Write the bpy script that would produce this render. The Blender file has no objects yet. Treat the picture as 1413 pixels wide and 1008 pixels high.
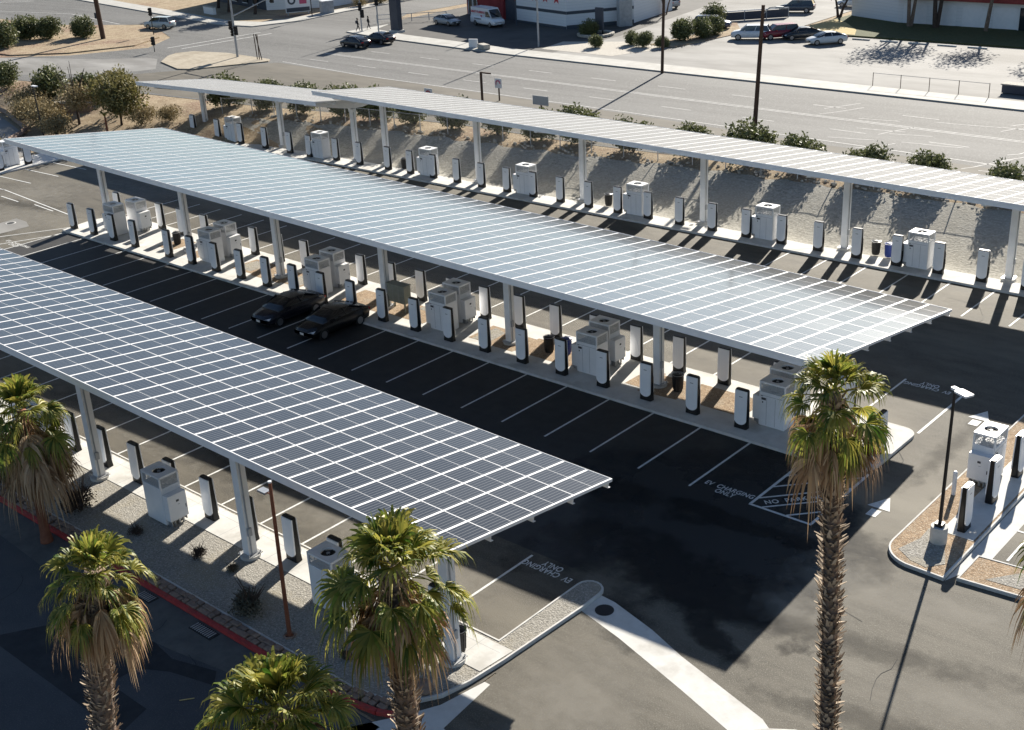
import bpy, bmesh, math, random
from mathutils import Vector, Matrix
random.seed(7)
scene = bpy.context.scene
COL = scene.collection
PI = math.pi
R_ = math.radians
ROAD = 1.75

# ------------------------------------------------------------------ materials
def new_mat(name):
    m = bpy.data.materials.new(name); m.use_nodes = True
    nt = m.node_tree; b = nt.nodes['Principled BSDF']
    return m, nt, b

def plain(name, col, rough=0.6, metal=0.0, spec=0.5, emit=None):
    m, nt, b = new_mat(name)
    b.inputs['Base Color'].default_value = (*col, 1)
    b.inputs['Roughness'].default_value = rough
    b.inputs['Metallic'].default_value = metal
    b.inputs['Specular IOR Level'].default_value = spec
    return m

def noisy(name, c1, c2, scale=1.0, rough=0.85, big=None, bigscale=0.08, bump=0.0, bumpscale=20, spec=0.3,
          detail=6, stretch=None, lo=0.35, hi=0.65, speck=None, speckscale=60, biglo=0.5, bighi=0.68, metal=0.0):
    """two tones by noise, a third tone in large patches, optional specks and bump"""
    m, nt, b = new_mat(name); N = nt.nodes; L = nt.links
    tc = N.new('ShaderNodeTexCoord'); src = tc.outputs['Object']
    if stretch:
        mp = N.new('ShaderNodeMapping'); mp.inputs['Scale'].default_value = stretch
        L.new(src, mp.inputs['Vector']); src2 = mp.outputs['Vector']
    else: src2 = src
    n = N.new('ShaderNodeTexNoise'); n.inputs['Scale'].default_value = scale; n.inputs['Detail'].default_value = detail
    n.inputs['Roughness'].default_value = 0.65
    L.new(src2, n.inputs['Vector'])
    r = N.new('ShaderNodeValToRGB'); r.color_ramp.elements[0].position = lo; r.color_ramp.elements[1].position = hi
    r.color_ramp.elements[0].color = (*c1, 1); r.color_ramp.elements[1].color = (*c2, 1)
    L.new(n.outputs['Fac'], r.inputs['Fac']); out = r.outputs['Color']
    if big:
        n2 = N.new('ShaderNodeTexNoise'); n2.inputs['Scale'].default_value = bigscale; n2.inputs['Detail'].default_value = 5
        n2.inputs['Roughness'].default_value = 0.6
        L.new(src2, n2.inputs['Vector'])
        mr = N.new('ShaderNodeMapRange'); mr.inputs['From Min'].default_value = biglo; mr.inputs['From Max'].default_value = bighi
        L.new(n2.outputs['Fac'], mr.inputs['Value'])
        mx = N.new('ShaderNodeMix'); mx.data_type = 'RGBA'
        L.new(mr.outputs['Result'], mx.inputs[0]); L.new(out, mx.inputs[6]); mx.inputs[7].default_value = (*big, 1)
        out = mx.outputs[2]
    if speck:
        n3 = N.new('ShaderNodeTexNoise'); n3.inputs['Scale'].default_value = speckscale; n3.inputs['Detail'].default_value = 2
        L.new(src, n3.inputs['Vector'])
        mr = N.new('ShaderNodeMapRange'); mr.inputs['From Min'].default_value = 0.55; mr.inputs['From Max'].default_value = 0.66
        L.new(n3.outputs['Fac'], mr.inputs['Value'])
        mx = N.new('ShaderNodeMix'); mx.data_type = 'RGBA'
        L.new(mr.outputs['Result'], mx.inputs[0]); L.new(out, mx.inputs[6]); mx.inputs[7].default_value = (*speck, 1)
        out = mx.outputs[2]
    L.new(out, b.inputs['Base Color'])
    b.inputs['Roughness'].default_value = rough; b.inputs['Specular IOR Level'].default_value = spec
    b.inputs['Metallic'].default_value = metal
    if bump:
        nb = N.new('ShaderNodeTexNoise'); nb.inputs['Scale'].default_value = bumpscale; nb.inputs['Detail'].default_value = 4
        L.new(src, nb.inputs['Vector'])
        bp = N.new('ShaderNodeBump'); bp.inputs['Strength'].default_value = bump; bp.inputs['Distance'].default_value = 0.05
        L.new(nb.outputs['Fac'], bp.inputs['Height']); L.new(bp.outputs['Normal'], b.inputs['Normal'])
    return m

M = {}
M['lot'] = noisy('lot_asphalt', (.06,.053,.041), (.108,.096,.074), 0.55, big=(.18,.163,.128), bigscale=.09, bump=.25, bumpscale=30,
                 speck=(.16,.15,.13), speckscale=26, stretch=(.6,1.6,1), biglo=.5, bighi=.72, rough=.8)
M['lotfront'] = noisy('lot_asphalt_front', (.078,.07,.055), (.125,.112,.089), 0.8, big=(.19,.174,.145), bigscale=.16, bump=.25, bumpscale=30,
                 speck=(.17,.16,.13), speckscale=24, stretch=(.5,1.8,1), biglo=.55, bighi=.8, rough=.8)
M['shade_asphalt'] = noisy('shade_dark_asphalt', (.03,.029,.029), (.042,.041,.039), 1.2, bump=.15, bumpscale=30, rough=.7)  # asphalt with the canopy shade put into its colour
M['street'] = noisy('street_asphalt', (.05,.053,.058), (.066,.068,.072), .6, big=(.08,.08,.08), bigscale=.12, bump=.2, rough=.85, speck=(.09,.09,.09), speckscale=22)
M['patch'] = noisy('asphalt_patch', (.022,.023,.025), (.035,.036,.038), 1.5, bump=.15)
M['gutter'] = noisy('old_gutter', (.085,.085,.08), (.12,.118,.11), 1.5, bump=.1)
M['road'] = noisy('road_asphalt', (.072,.071,.069), (.115,.113,.109), .5, big=(.145,.143,.138), bigscale=.06, stretch=(.12,1.6,1), bump=.1, speck=(.2,.2,.19), speckscale=10, biglo=.48, bighi=.7)
M['shoulder'] = noisy('shoulder_asphalt', (.085,.076,.06), (.12,.106,.083), .8, big=(.145,.13,.105), bigscale=.1, stretch=(.3,1.2,1))
M['sidewalk'] = noisy('far_pavement_concrete', (.34,.33,.3), (.44,.43,.4), .8)
M['bglot'] = noisy('pale_lot_concrete', (.17,.165,.155), (.27,.262,.248), .25, big=(.11,.103,.093), bigscale=.07, stretch=(.4,1,1))
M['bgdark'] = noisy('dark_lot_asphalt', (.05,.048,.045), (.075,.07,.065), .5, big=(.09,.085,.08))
M['conc'] = noisy('island_concrete', (.52,.51,.48), (.62,.61,.58), 1.3, big=(.45,.435,.4), bigscale=.5, rough=.85, bump=.08, biglo=.55)
M['kerb'] = noisy('kerb_concrete', (.52,.51,.485), (.63,.62,.59), 2, big=(.42,.41,.38), bigscale=.9, rough=.85, bump=.08)
M['gravel'] = noisy('grey_gravel', (.19,.18,.16), (.36,.34,.30), 9, big=(.3,.27,.21), bigscale=.45, rough=.95, bump=.9, bumpscale=14, speck=(.45,.43,.39), speckscale=17, spec=.15)
M['slope'] = noisy('slope_gravel', (.24,.23,.2), (.41,.395,.35), 3.5, big=(.33,.31,.265), bigscale=.22, rough=.95, bump=1.0, bumpscale=6, speck=(.4,.38,.33), speckscale=7, spec=.15, biglo=.45, bighi=.7)
M['mulch'] = noisy('tan_soil', (.22,.155,.1), (.40,.29,.19), 5, big=(.30,.24,.175), bigscale=.9, rough=.95, bump=.9, bumpscale=16, speck=(.5,.42,.32), speckscale=18, spec=.15)
M['dirt'] = noisy('desert_dirt', (.24,.18,.115), (.36,.285,.195), .9, big=(.2,.125,.09), bigscale=.13, rough=.95, bump=.8, bumpscale=4, speck=(.45,.38,.27), speckscale=6, spec=.1)
M['stone'] = noisy('stone_edging', (.20,.14,.11), (.30,.22,.17), 4, rough=.9, bump=.6, bumpscale=9)
M['redpaint'] = noisy('red_kerb_paint', (.36,.035,.035), (.46,.06,.055), 4, big=(.27,.06,.05), bigscale=2.5, rough=.7, bump=.1)
M['line'] = noisy('white_line_paint', (.55,.55,.53), (.72,.72,.7), 6, big=(.4,.39,.37), bigscale=2.2, rough=.7, biglo=.55, bighi=.8)
M['linebg'] = noisy('worn_line_paint', (.32,.31,.3), (.55,.55,.53), 3, rough=.8)
M['yellowline'] = plain('yellow_line_paint', (.45,.36,.16), .8)
M['steel'] = noisy('white_painted_steel', (.72,.73,.74), (.8,.8,.8), 1.4, rough=.45, spec=.4)
M['frame'] = noisy('panel_frame_white', (.7,.7,.7), (.76,.76,.76), 1.0, rough=.35)
M['galv'] = noisy('galvanised_plate', (.35,.36,.37), (.5,.51,.52), 3, rough=.45, metal=.7)
M['white'] = noisy('white_enclosure', (.74,.75,.76), (.8,.8,.81), 2, rough=.4)
M['chargerwhite'] = noisy('charger_white_shell', (.8,.81,.83), (.85,.85,.86), 1.5, rough=.25)
M['groove'] = plain('panel_groove_grey', (.3,.31,.32), .5)
M['black'] = noisy('black_shell', (.008,.008,.009), (.016,.016,.017), 3, rough=.35)
M['fan'] = plain('fan_black', (.01,.01,.01), .6)
M['sticker'] = plain('sticker_dark', (.05,.05,.06), .5)
M['mesh'] = noisy('grille_mesh_grey', (.3,.31,.32), (.48,.49,.5), 22, rough=.5)
M['bin'] = noisy('bin_black_plastic', (.012,.012,.013), (.025,.025,.026), 6, rough=.4)
M['binblue'] = plain('bin_blue_plastic', (.01,.035,.22), .4)
M['greencab'] = noisy('green_grey_paint', (.19,.2,.165), (.25,.26,.21), 3, rough=.6)
M['rust'] = noisy('rust_brown_paint', (.16,.055,.03), (.24,.09,.05), 4, rough=.6)
M['blackpole'] = plain('black_pole_paint', (.012,.011,.012), .45)
M['wood'] = noisy('pole_wood', (.055,.032,.022), (.1,.06,.04), 4, rough=.85, stretch=(4,4,.3))
M['galvpole'] = noisy('grey_pole', (.3,.31,.32), (.42,.43,.44), 2, rough=.5)
M['rubber'] = plain('tyre_rubber', (.012,.012,.012), .8)
M['rim'] = plain('alloy_rim', (.35,.35,.36), .3, .8)
M['glass'] = plain('car_glass', (.01,.012,.015), .05, 0, .8)
M['lampglass'] = plain('headlight_glass', (.6,.63,.68), .1)
M['taillight'] = plain('tail_light_red', (.3,.01,.01), .2)
M['plate'] = plain('number_plate_white', (.7,.7,.68), .5)
M['sign'] = plain('sign_white', (.72,.72,.72), .6)
M['signred'] = plain('sign_red', (.5,.03,.05), .5)
M['pink'] = plain('sign_magenta', (.5,.08,.16), .5)
M['skin'] = plain('skin_tone', (.3,.17,.11), .6)
M['cloth'] = plain('dark_clothing', (.015,.016,.02), .9)
M['hair'] = plain('dark_hair', (.012,.009,.008), .7)
M['roofred'] = noisy('dark_red_fascia', (.2,.035,.035), (.27,.055,.05), 2, rough=.7)
M['wallred'] = noisy('red_wall_paint', (.2,.02,.025), (.27,.035,.04), 1, rough=.7)
M['walldark'] = noisy('dark_blue_grey_wall', (.06,.065,.085), (.08,.085,.1), 1, rough=.8)
M['band'] = plain('dark_band_paint', (.06,.07,.085), .7)
M['flat'] = noisy('flat_roof', (.4,.4,.38), (.5,.5,.48), .5, rough=.9)
M['bwin'] = plain('building_glass', (.02,.025,.03), .08)
M['bark'] = noisy('tree_bark', (.13,.09,.065), (.24,.18,.14), 5, rough=.95, bump=.6, bumpscale=12)
M['darkbark'] = noisy('dark_bark', (.05,.035,.028), (.09,.065,.05), 6, rough=.95)
M['rock'] = noisy('pale_rock', (.33,.3,.25), (.5,.47,.42), 5, rough=.9, bump=.5)
M['yellowgrass'] = noisy('dry_yellow_grass', (.38,.29,.11), (.5,.4,.2), 4, rough=.95, bump=.8, bumpscale=8)
M['palesand'] = noisy('pale_sand', (.3,.26,.2), (.4,.35,.27), 2, big=(.26,.22,.16), bigscale=.4, rough=.95)
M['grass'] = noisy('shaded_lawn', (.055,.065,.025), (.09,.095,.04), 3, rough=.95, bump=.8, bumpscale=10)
M['drain'] = plain('iron_grate', (.03,.03,.03), .6, .5)

def wall_white():
    m, nt, b = new_mat('white_block_wall'); N = nt.nodes; L = nt.links
    tc = N.new('ShaderNodeTexCoord')
    sp = N.new('ShaderNodeSeparateXYZ'); L.new(tc.outputs['Object'], sp.inputs[0])
    w = N.new('ShaderNodeMath'); w.operation = 'FRACT'
    mm = N.new('ShaderNodeMath'); mm.operation = 'MULTIPLY'; mm.inputs[1].default_value = 2.5
    L.new(sp.outputs['Z'], mm.inputs[0]); L.new(mm.outputs[0], w.inputs[0])
    g = N.new('ShaderNodeMath'); g.operation = 'LESS_THAN'; g.inputs[1].default_value = .08; L.new(w.outputs[0], g.inputs[0])
    mx = N.new('ShaderNodeMix'); mx.data_type = 'RGBA'; L.new(g.outputs[0], mx.inputs[0])
    mx.inputs[6].default_value = (.72,.73,.74,1); mx.inputs[7].default_value = (.6,.61,.62,1)
    L.new(mx.outputs[2], b.inputs['Base Color']); b.inputs['Roughness'].default_value = .8
    return m
M['wallwhite'] = wall_white()

def solar_mat(name,c1,c2,cl,r0,r1,spec,coat):
    m, nt, b = new_mat(name); N = nt.nodes; L = nt.links
    tc = N.new('ShaderNodeTexCoord'); sp = N.new('ShaderNodeSeparateXYZ'); L.new(tc.outputs['Object'], sp.inputs[0])
    mm = N.new('ShaderNodeMath'); mm.operation = 'MULTIPLY'; mm.inputs[1].default_value = 1/.159
    fr = N.new('ShaderNodeMath'); fr.operation = 'FRACT'
    L.new(sp.outputs['X'], mm.inputs[0]); L.new(mm.outputs[0], fr.inputs[0])
    lt = N.new('ShaderNodeMath'); lt.operation = 'LESS_THAN'; lt.inputs[1].default_value = .2; L.new(fr.outputs[0], lt.inputs[0])
    n = N.new('ShaderNodeTexNoise'); n.inputs['Scale'].default_value = .35; n.inputs['Detail'].default_value = 3
    L.new(tc.outputs['Object'], n.inputs['Vector'])
    oi = N.new('ShaderNodeObjectInfo')
    fl = N.new('ShaderNodeVectorMath'); fl.operation='DIVIDE'; fl.inputs[1].default_value=(1.113,2.21,1); L.new(tc.outputs['Object'],fl.inputs[0])
    f2 = N.new('ShaderNodeVectorMath'); f2.operation='FLOOR'; L.new(fl.outputs[0],f2.inputs[0])
    f3 = N.new('ShaderNodeVectorMath'); f3.operation='ADD'; L.new(f2.outputs[0],f3.inputs[0]); L.new(oi.outputs['Location'],f3.inputs[1])
    wn = N.new('ShaderNodeTexWhiteNoise'); wn.noise_dimensions='3D'; L.new(f3.outputs[0],wn.inputs['Vector'])
    rr_ = N.new('ShaderNodeMapRange'); rr_.inputs['To Min'].default_value=r0; rr_.inputs['To Max'].default_value=r1; L.new(wn.outputs['Value'],rr_.inputs['Value']); L.new(rr_.outputs[0],b.inputs['Roughness'])
    r = N.new('ShaderNodeValToRGB'); r.color_ramp.elements[0].color = (*c1,1); r.color_ramp.elements[1].color = (*c2,1)
    av = N.new('ShaderNodeMath'); av.operation='MULTIPLY_ADD'; av.inputs[1].default_value=.6; L.new(wn.outputs['Value'],av.inputs[0])
    a2 = N.new('ShaderNodeMath'); a2.operation='MULTIPLY'; a2.inputs[1].default_value=.5; L.new(n.outputs['Fac'],a2.inputs[0]); L.new(a2.outputs[0],av.inputs[2])
    L.new(av.outputs[0], r.inputs['Fac'])
    mx = N.new('ShaderNodeMix'); mx.data_type = 'RGBA'; L.new(lt.outputs[0], mx.inputs[0]); L.new(r.outputs['Color'], mx.inputs[6])
    mx.inputs[7].default_value = (*cl,1)
    L.new(mx.outputs[2], b.inputs['Base Color'])
    b.inputs['Specular IOR Level'].default_value = spec; b.inputs['Coat Weight'].default_value = coat; b.inputs['Coat Roughness'].default_value = .1; b.inputs['Coat IOR'].default_value = 1.6
    return m
M['solar'] = solar_mat('solar_cells',(.016,.015,.013),(.036,.034,.03),(.13,.128,.12),.09,.17,.7,.12)
M['solar_silver'] = solar_mat('solar_cells_silver_sheen',(.05,.05,.048),(.09,.09,.086),(.17,.17,.165),.1,.18,1.0,.5)  # silver sky sheen partly put into a lighter cell colour
M['solar_dust_glare'] = solar_mat('solar_cells_dust_glare',(.2,.2,.197),(.26,.26,.256),(.33,.33,.325),.75,.8,.04,.0)  # rear cells: dust, with silver glare put into the pale base colour

def leaf_mat(name, c1, c2, c3=None, rough=.55, scale=2.5, trans=0.0):
    m, nt, b = new_mat(name); N = nt.nodes; L = nt.links
    g = N.new('ShaderNodeNewGeometry'); r = N.new('ShaderNodeValToRGB')
    r.color_ramp.elements[0].color = (*c1,1); r.color_ramp.elements[1].color = (*c2,1)
    if c3:
        e = r.color_ramp.elements.new(.9); e.color = (*c3,1); r.color_ramp.elements[1].position = .8
    L.new(g.outputs['Random Per Island'], r.inputs['Fac'])
    L.new(r.outputs['Color'], b.inputs['Base Color']); b.inputs['Roughness'].default_value = rough
    b.inputs['Specular IOR Level'].default_value = .35
    if trans:
        t = N.new('ShaderNodeBsdfTranslucent'); L.new(r.outputs['Color'], t.inputs['Color'])
        a = N.new('ShaderNodeMixShader'); a.inputs[0].default_value = trans
        out = N['Material Output']; L.new(b.outputs[0], a.inputs[1]); L.new(t.outputs[0], a.inputs[2]); L.new(a.outputs[0], out.inputs['Surface'])
    return m
M['palmleaf'] = leaf_mat('palm_leaf', (.045,.10,.012), (.16,.23,.03), (.38,.33,.07), rough=.5, trans=.42)
M['palmdead'] = leaf_mat('palm_dead_leaf', (.22,.12,.055), (.46,.3,.16), (.55,.4,.25), rough=.8, trans=.15)
M['boot'] = leaf_mat('palm_boot', (.1,.07,.045), (.36,.28,.2), (.52,.43,.33), rough=.9)
M['bush'] = leaf_mat('bush_leaf', (.04,.055,.016), (.11,.13,.04), (.19,.2,.09), rough=.6, trans=.2)
M['olive'] = leaf_mat('olive_leaf', (.075,.075,.02), (.19,.175,.05), (.28,.24,.1), rough=.7, trans=.2)
M['dry'] = leaf_mat('dry_scrub_leaf', (.15,.115,.05), (.3,.23,.12), (.36,.29,.16), rough=.85, trans=.15)
M['grey'] = leaf_mat('grey_shrub_twigs', (.07,.07,.05), (.14,.13,.095), rough=.85)

def chain_mat():
    m, nt, b = new_mat('chain_link_wire'); N = nt.nodes; L = nt.links
    tc = N.new('ShaderNodeTexCoord'); sp = N.new('ShaderNodeSeparateXYZ'); L.new(tc.outputs['Object'], sp.inputs[0])
    outs = []
    for sg in (1, -1):
        a = N.new('ShaderNodeMath'); a.operation = 'MULTIPLY'; a.inputs[1].default_value = sg; L.new(sp.outputs['Z'], a.inputs[0])
        s = N.new('ShaderNodeMath'); s.operation = 'ADD'; L.new(sp.outputs['X'], s.inputs[0]); L.new(a.outputs[0], s.inputs[1])
        k = N.new('ShaderNodeMath'); k.operation = 'MULTIPLY'; k.inputs[1].default_value = 11; L.new(s.outputs[0], k.inputs[0])
        f = N.new('ShaderNodeMath'); f.operation = 'FRACT'; L.new(k.outputs[0], f.inputs[0])
        l = N.new('ShaderNodeMath'); l.operation = 'LESS_THAN'; l.inputs[1].default_value = .07; L.new(f.outputs[0], l.inputs[0]); outs.append(l)
    mx = N.new('ShaderNodeMath'); mx.operation = 'MAXIMUM'; L.new(outs[0].outputs[0], mx.inputs[0]); L.new(outs[1].outputs[0], mx.inputs[1])
    t = N.new('ShaderNodeBsdfTransparent'); ms = N.new('ShaderNodeMixShader')
    L.new(mx.outputs[0], ms.inputs[0]); L.new(t.outputs[0], ms.inputs[1]); L.new(b.outputs[0], ms.inputs[2])
    L.new(ms.outputs[0], N['Material Output'].inputs['Surface'])
    b.inputs['Base Color'].default_value = (.3,.3,.3,1); b.inputs['Metallic'].default_value = .5
    return m
M['chain'] = chain_mat()

def perforated():
    m, nt, b = new_mat('grille_perforated'); N = nt.nodes; L = nt.links
    tc = N.new('ShaderNodeTexCoord'); v = N.new('ShaderNodeTexVoronoi'); v.inputs['Scale'].default_value = 40
    L.new(tc.outputs['Object'], v.inputs['Vector'])
    l = N.new('ShaderNodeMath'); l.operation = 'LESS_THAN'; l.inputs[1].default_value = .42; L.new(v.outputs['Distance'], l.inputs[0])
    t = N.new('ShaderNodeBsdfTransparent'); ms = N.new('ShaderNodeMixShader')
    L.new(l.outputs[0], ms.inputs[0]); L.new(b.outputs[0], ms.inputs[1]); L.new(t.outputs[0], ms.inputs[2])
    L.new(ms.outputs[0], N['Material Output'].inputs['Surface'])
    b.inputs['Base Color'].default_value = (.42,.43,.44,1); b.inputs['Roughness'].default_value = .5
    return m
M['perf'] = perforated()

# ------------------------------------------------------------------ mesh builder
class MB:
    def __init__(s): s.v=[]; s.f=[]; s.mi=[]; s.mats=[]
    def mid(s, m):
        if m not in s.mats: s.mats.append(m)
        return s.mats.index(m)
    def add(s, vs, fs, m):
        o=len(s.v); s.v += [tuple(p) for p in vs]; k=s.mid(m)
        for f in fs: s.f.append([o+i for i in f]); s.mi.append(k)
    def box(s, x0,y0,z0,x1,y1,z1, m, rot=0, org=(0,0)):
        vs=[(x0,y0,z0),(x1,y0,z0),(x1,y1,z0),(x0,y1,z0),(x0,y0,z1),(x1,y0,z1),(x1,y1,z1),(x0,y1,z1)]
        if rot:
            c,sn=math.cos(rot),math.sin(rot)
            vs=[(org[0]+(x-org[0])*c-(y-org[1])*sn, org[1]+(x-org[0])*sn+(y-org[1])*c, z) for x,y,z in vs]
        s.add(vs,[(0,3,2,1),(4,5,6,7),(0,1,5,4),(1,2,6,5),(2,3,7,6),(3,0,4,7)],m)
    def prism(s, pts, z0, z1, m, bottom=True):
        """vertical prism over a polygon (counter-clockwise); z1 may be a function of (x,y)"""
        n=len(pts); f=(lambda x,y:z1) if not callable(z1) else z1
        vs=[(x,y,z0) for x,y in pts]+[(x,y,f(x,y)) for x,y in pts]
        fs=[tuple(range(n,2*n))]+([tuple(range(n-1,-1,-1))] if bottom else [])
        fs+=[(i,(i+1)%n,n+(i+1)%n,n+i) for i in range(n)]
        s.add(vs,fs,m)
    def cyl(s, x,y,z0,z1,r0,r1,m,n=16,cap=True):
        s.tube([(x,y,z0),(x,y,z1)],[r0,r1],m,n,cap)
    def tube(s, pts, rads, m, n=8, cap=True):
        pts=[Vector(p) for p in pts]; vs=[]; 
        if not hasattr(rads,'__len__'): rads=[rads]*len(pts)
        for i,p in enumerate(pts):
            d=(pts[min(i+1,len(pts)-1)]-pts[max(i-1,0)]).normalized()
            a=d.orthogonal().normalized() if abs(d.z)<.999 else Vector((1,0,0))
            if abs(d.z)<.999: a=Vector((0,0,1)).cross(d).normalized()
            b=d.cross(a)
            for k in range(n):
                t=2*PI*k/n; vs.append(p+rads[i]*(math.cos(t)*a+math.sin(t)*b))
        fs=[]
        for i in range(len(pts)-1):
            for k in range(n):
                fs.append((i*n+k,i*n+(k+1)%n,(i+1)*n+(k+1)%n,(i+1)*n+k))
        if cap: fs+= [tuple(range(n-1,-1,-1)), tuple((len(pts)-1)*n+k for k in range(n))]
        s.add(vs,fs,m)
    def quad(s,a,b,c,d,m): s.add([a,b,c,d],[(0,1,2,3)],m)
    def loft(s, secs, m, closed=True, caps=True):
        n=len(secs[0]); vs=[p for sec in secs for p in sec]; fs=[]
        for i in range(len(secs)-1):
            for k in range(n if closed else n-1):
                fs.append((i*n+k,i*n+(k+1)%n,(i+1)*n+(k+1)%n,(i+1)*n+k))
        if caps and closed: fs+=[tuple(range(n-1,-1,-1)),tuple((len(secs)-1)*n+k for k in range(n))]
        s.add(vs,fs,m)
    def mesh(s,name,smooth=False):
        me=bpy.data.meshes.new(name); me.from_pydata(s.v,[],s.f)
        for m in s.mats: me.materials.append(m)
        me.polygons.foreach_set('material_index', s.mi)
        if smooth: me.polygons.foreach_set('use_smooth',[True]*len(s.f))
        me.update(); return me
    def build(s,name,parent=None,smooth=False,bevel=0,loc=None,rotz=0,fix=True):
        me=s.mesh(name,smooth)
        if fix:
            bm=bmesh.new(); bm.from_mesh(me); bmesh.ops.recalc_face_normals(bm,faces=bm.faces); bm.to_mesh(me); bm.free()
        o=bpy.data.objects.new(name,me); COL.objects.link(o)
        if parent: o.parent=parent
        if loc: o.location=loc
        if rotz: o.rotation_euler.z=rotz
        if bevel:
            b=o.modifiers.new('bevel','BEVEL'); b.width=bevel; b.segments=2; b.limit_method='ANGLE'; b.angle_limit=R_(40)
        return o

def tag(o, label, cat, group=None):
    o['label']=label; o['category']=cat
    if group: o['group']=group
    return o
def empty(name, loc=(0,0,0), rotz=0):
    o=bpy.data.objects.new(name,None); COL.objects.link(o); o.location=loc; o.rotation_euler.z=rotz; o.empty_display_size=.2
    return o
def struct(o): o['kind']='structure'; return o
def stuff(o): o['kind']='stuff'; return o
def copy_tree(o, parent=None):
    c=o.copy(); COL.objects.link(c)
    for k in ('label','group'):
        if parent is None and k in c: del c[k]
    c.parent=parent
    for ch in list(o.children): copy_tree(ch,c)
    return c
ORD=['','first','second','third','fourth','fifth','sixth','seventh','eighth','ninth','tenth','eleventh','twelfth','thirteenth',
     'fourteenth','fifteenth','sixteenth','seventeenth','eighteenth','nineteenth','twentieth','twenty-first','twenty-second',
     'twenty-third','twenty-fourth','twenty-fifth','twenty-sixth','twenty-seventh','twenty-eighth','twenty-ninth','thirtieth']
def interp(pts,x):
    if x<=pts[0][0]: return pts[0][1]
    for (a,b),(c,d) in zip(pts,pts[1:]):
        if x<=c: return b+(d-b)*(x-a)/(c-a)
    return pts[-1][1]
def sheet(name, polys, z, mat, thick=.0, kind='structure'):
    """flat sheet(s) laid on the ground"""
    mb=MB()
    for p in polys: mb.add([(x,y,z) for x,y in p],[tuple(range(len(p)))],mat)
    o=mb.build(name,fix=False)
    for f in o.data.polygons:
        if f.normal.z<0: f.flip()
    o['kind']=kind; return o

# ------------------------------------------------------------------ terrain
BOT=[(-150,12),(-130,14),(-104,20),(-93,20.5),(-80,17.5),(-72,15.5),(-66,16),(-60,22),(-50,26),(-40,27.3),(80,27.6)]
TOP=[(-150,18),(-130,19),(-104,25),(-93,26),(-75,26.3),(-61,28),(-48,30.8),(-39,32),(-20,33.2),(-8,34.8),(16,36),(80,38)]
def H(x,y):
    b=interp(BOT,x); t=interp(TOP,x)
    if y<=b: h=0
    elif y<t: 
        s=(y-b)/(t-b); h=1.6*(s*.75+.25*s*s*(3-2*s))
    elif y<t+1.5: h=1.6+.15*(y-t)/1.5
    else: h=1.75
    return h
def bumpy(x,y):
    return .06*math.sin(x*.9+1.3*math.sin(y*.7))+.05*math.sin(y*1.7+x*.6)
def grid_mesh(name,xs,ys,zf,mat):
    vs=[(x,y,zf(x,y)) for y in ys for x in xs]; n=len(xs)
    fs=[(j*n+i,j*n+i+1,(j+1)*n+i+1,(j+1)*n+i) for j in range(len(ys)-1) for i in range(n-1)]
    mb=MB(); mb.add(vs,fs,mat); o=mb.build(name,smooth=True,fix=False); return o
def rng(a,b,s):
    n=max(1,int(round((b-a)/s))); return [a+(b-a)*i/n for i in range(n+1)]
xs=[-3000,-1200,-600,-300]+rng(-160,70,1.6)+[120,250,600,1500,3000]
ys=[-2500,-900,-300,-120,-60,0]+rng(8,40,.8)+[50,70,120,300,900,3000]
def Hg(x,y):
    h=H(x,y)
    return h-.02 + (bumpy(x,y) if 0.02<h<1.74 and x<-45 else 0)
g=struct(grid_mesh('ground',xs,ys,Hg,M['dirt']))
# gravel bank behind the rear row
xs=rng(-58,78,.7); n=22
vs=[];fs=[]
for i,x in enumerate(xs):
    b=interp(BOT,x)-1.0; t=interp(TOP,x)-.25+.3*math.sin(x*1.7)*math.sin(x*.61)
    if x<-45: b=max(b,interp([(-58,27.2),(-45,25.8)],x))
    for j in range(n+1):
        y=b+(t-b)*j/n
        vs.append((x,y,H(x,y)+.035+.025*math.sin(x*3.1+y)*math.sin(y*2.3)+.02*random.random()))
for i in range(len(xs)-1):
    for j in range(n):
        a=i*(n+1)+j; fs.append((a,a+n+1,a+n+2,a+1))
mb=MB(); mb.add(vs,fs,M['slope']); struct(mb.build('gravel_bank',smooth=True,fix=False))

# ------------------------------------------------------------------ paving
LZ=.004
sheet('lot_pavement',[[(-64.9,-25.3),(19.5,-25.3),(19.5,-21),(26,-21),(60,-21),(60,24.6),(-45,24.6),(-64.9,24)]],LZ,M['lot'])
sheet('lot_entry_pavement',[[(19.55,-40),(70,-40),(70,-6.6),(27.4,-6.7),(22.5,-8.6),(19.55,-14.9)]],2*LZ,M['lotfront'])
# canopy shade put into a darker asphalt sheet over the aisle
sheet('aisle_shade',[[(-66,-6.05),(-43.0,-6.05),(-42.9,-.8),(22.4,-.85),(22.4,-4),(19.5,-9),(17.5,-14.2),(-66,-14.3)]],2*LZ,M['shade_asphalt'])
sheet('street',[[(-120,-60),(19.5,-60),(19.5,-25.4),(-120,-25.4)]],LZ,M['street'])
def rough_poly(p,amp,seg,seed=1):
    r_=random.Random(seed); out=[]
    for a,b in zip(p,p[1:]+p[:1]):
        n=max(1,int(math.hypot(b[0]-a[0],b[1]-a[1])/seg))
        for i in range(n): out.append((a[0]+(b[0]-a[0])*i/n+r_.uniform(-amp,amp),a[1]+(b[1]-a[1])*i/n+r_.uniform(-amp,amp)))
    return out
sheet('street_patch',[[(5.5,-28.2),(6.9,-27.1),(9.7,-27.5),(11.6,-26.95),(12.2,-27.5),(10.3,-28),(9.2,-28.6),(9.1,-29.7),(11.4,-29.7),(11.8,-31),(3,-31),(4.2,-29)],
                     [(-14,-28.5),(-2,-28.2),(-1,-30.5),(-13,-31)]],2*LZ,M['patch'])
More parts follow.
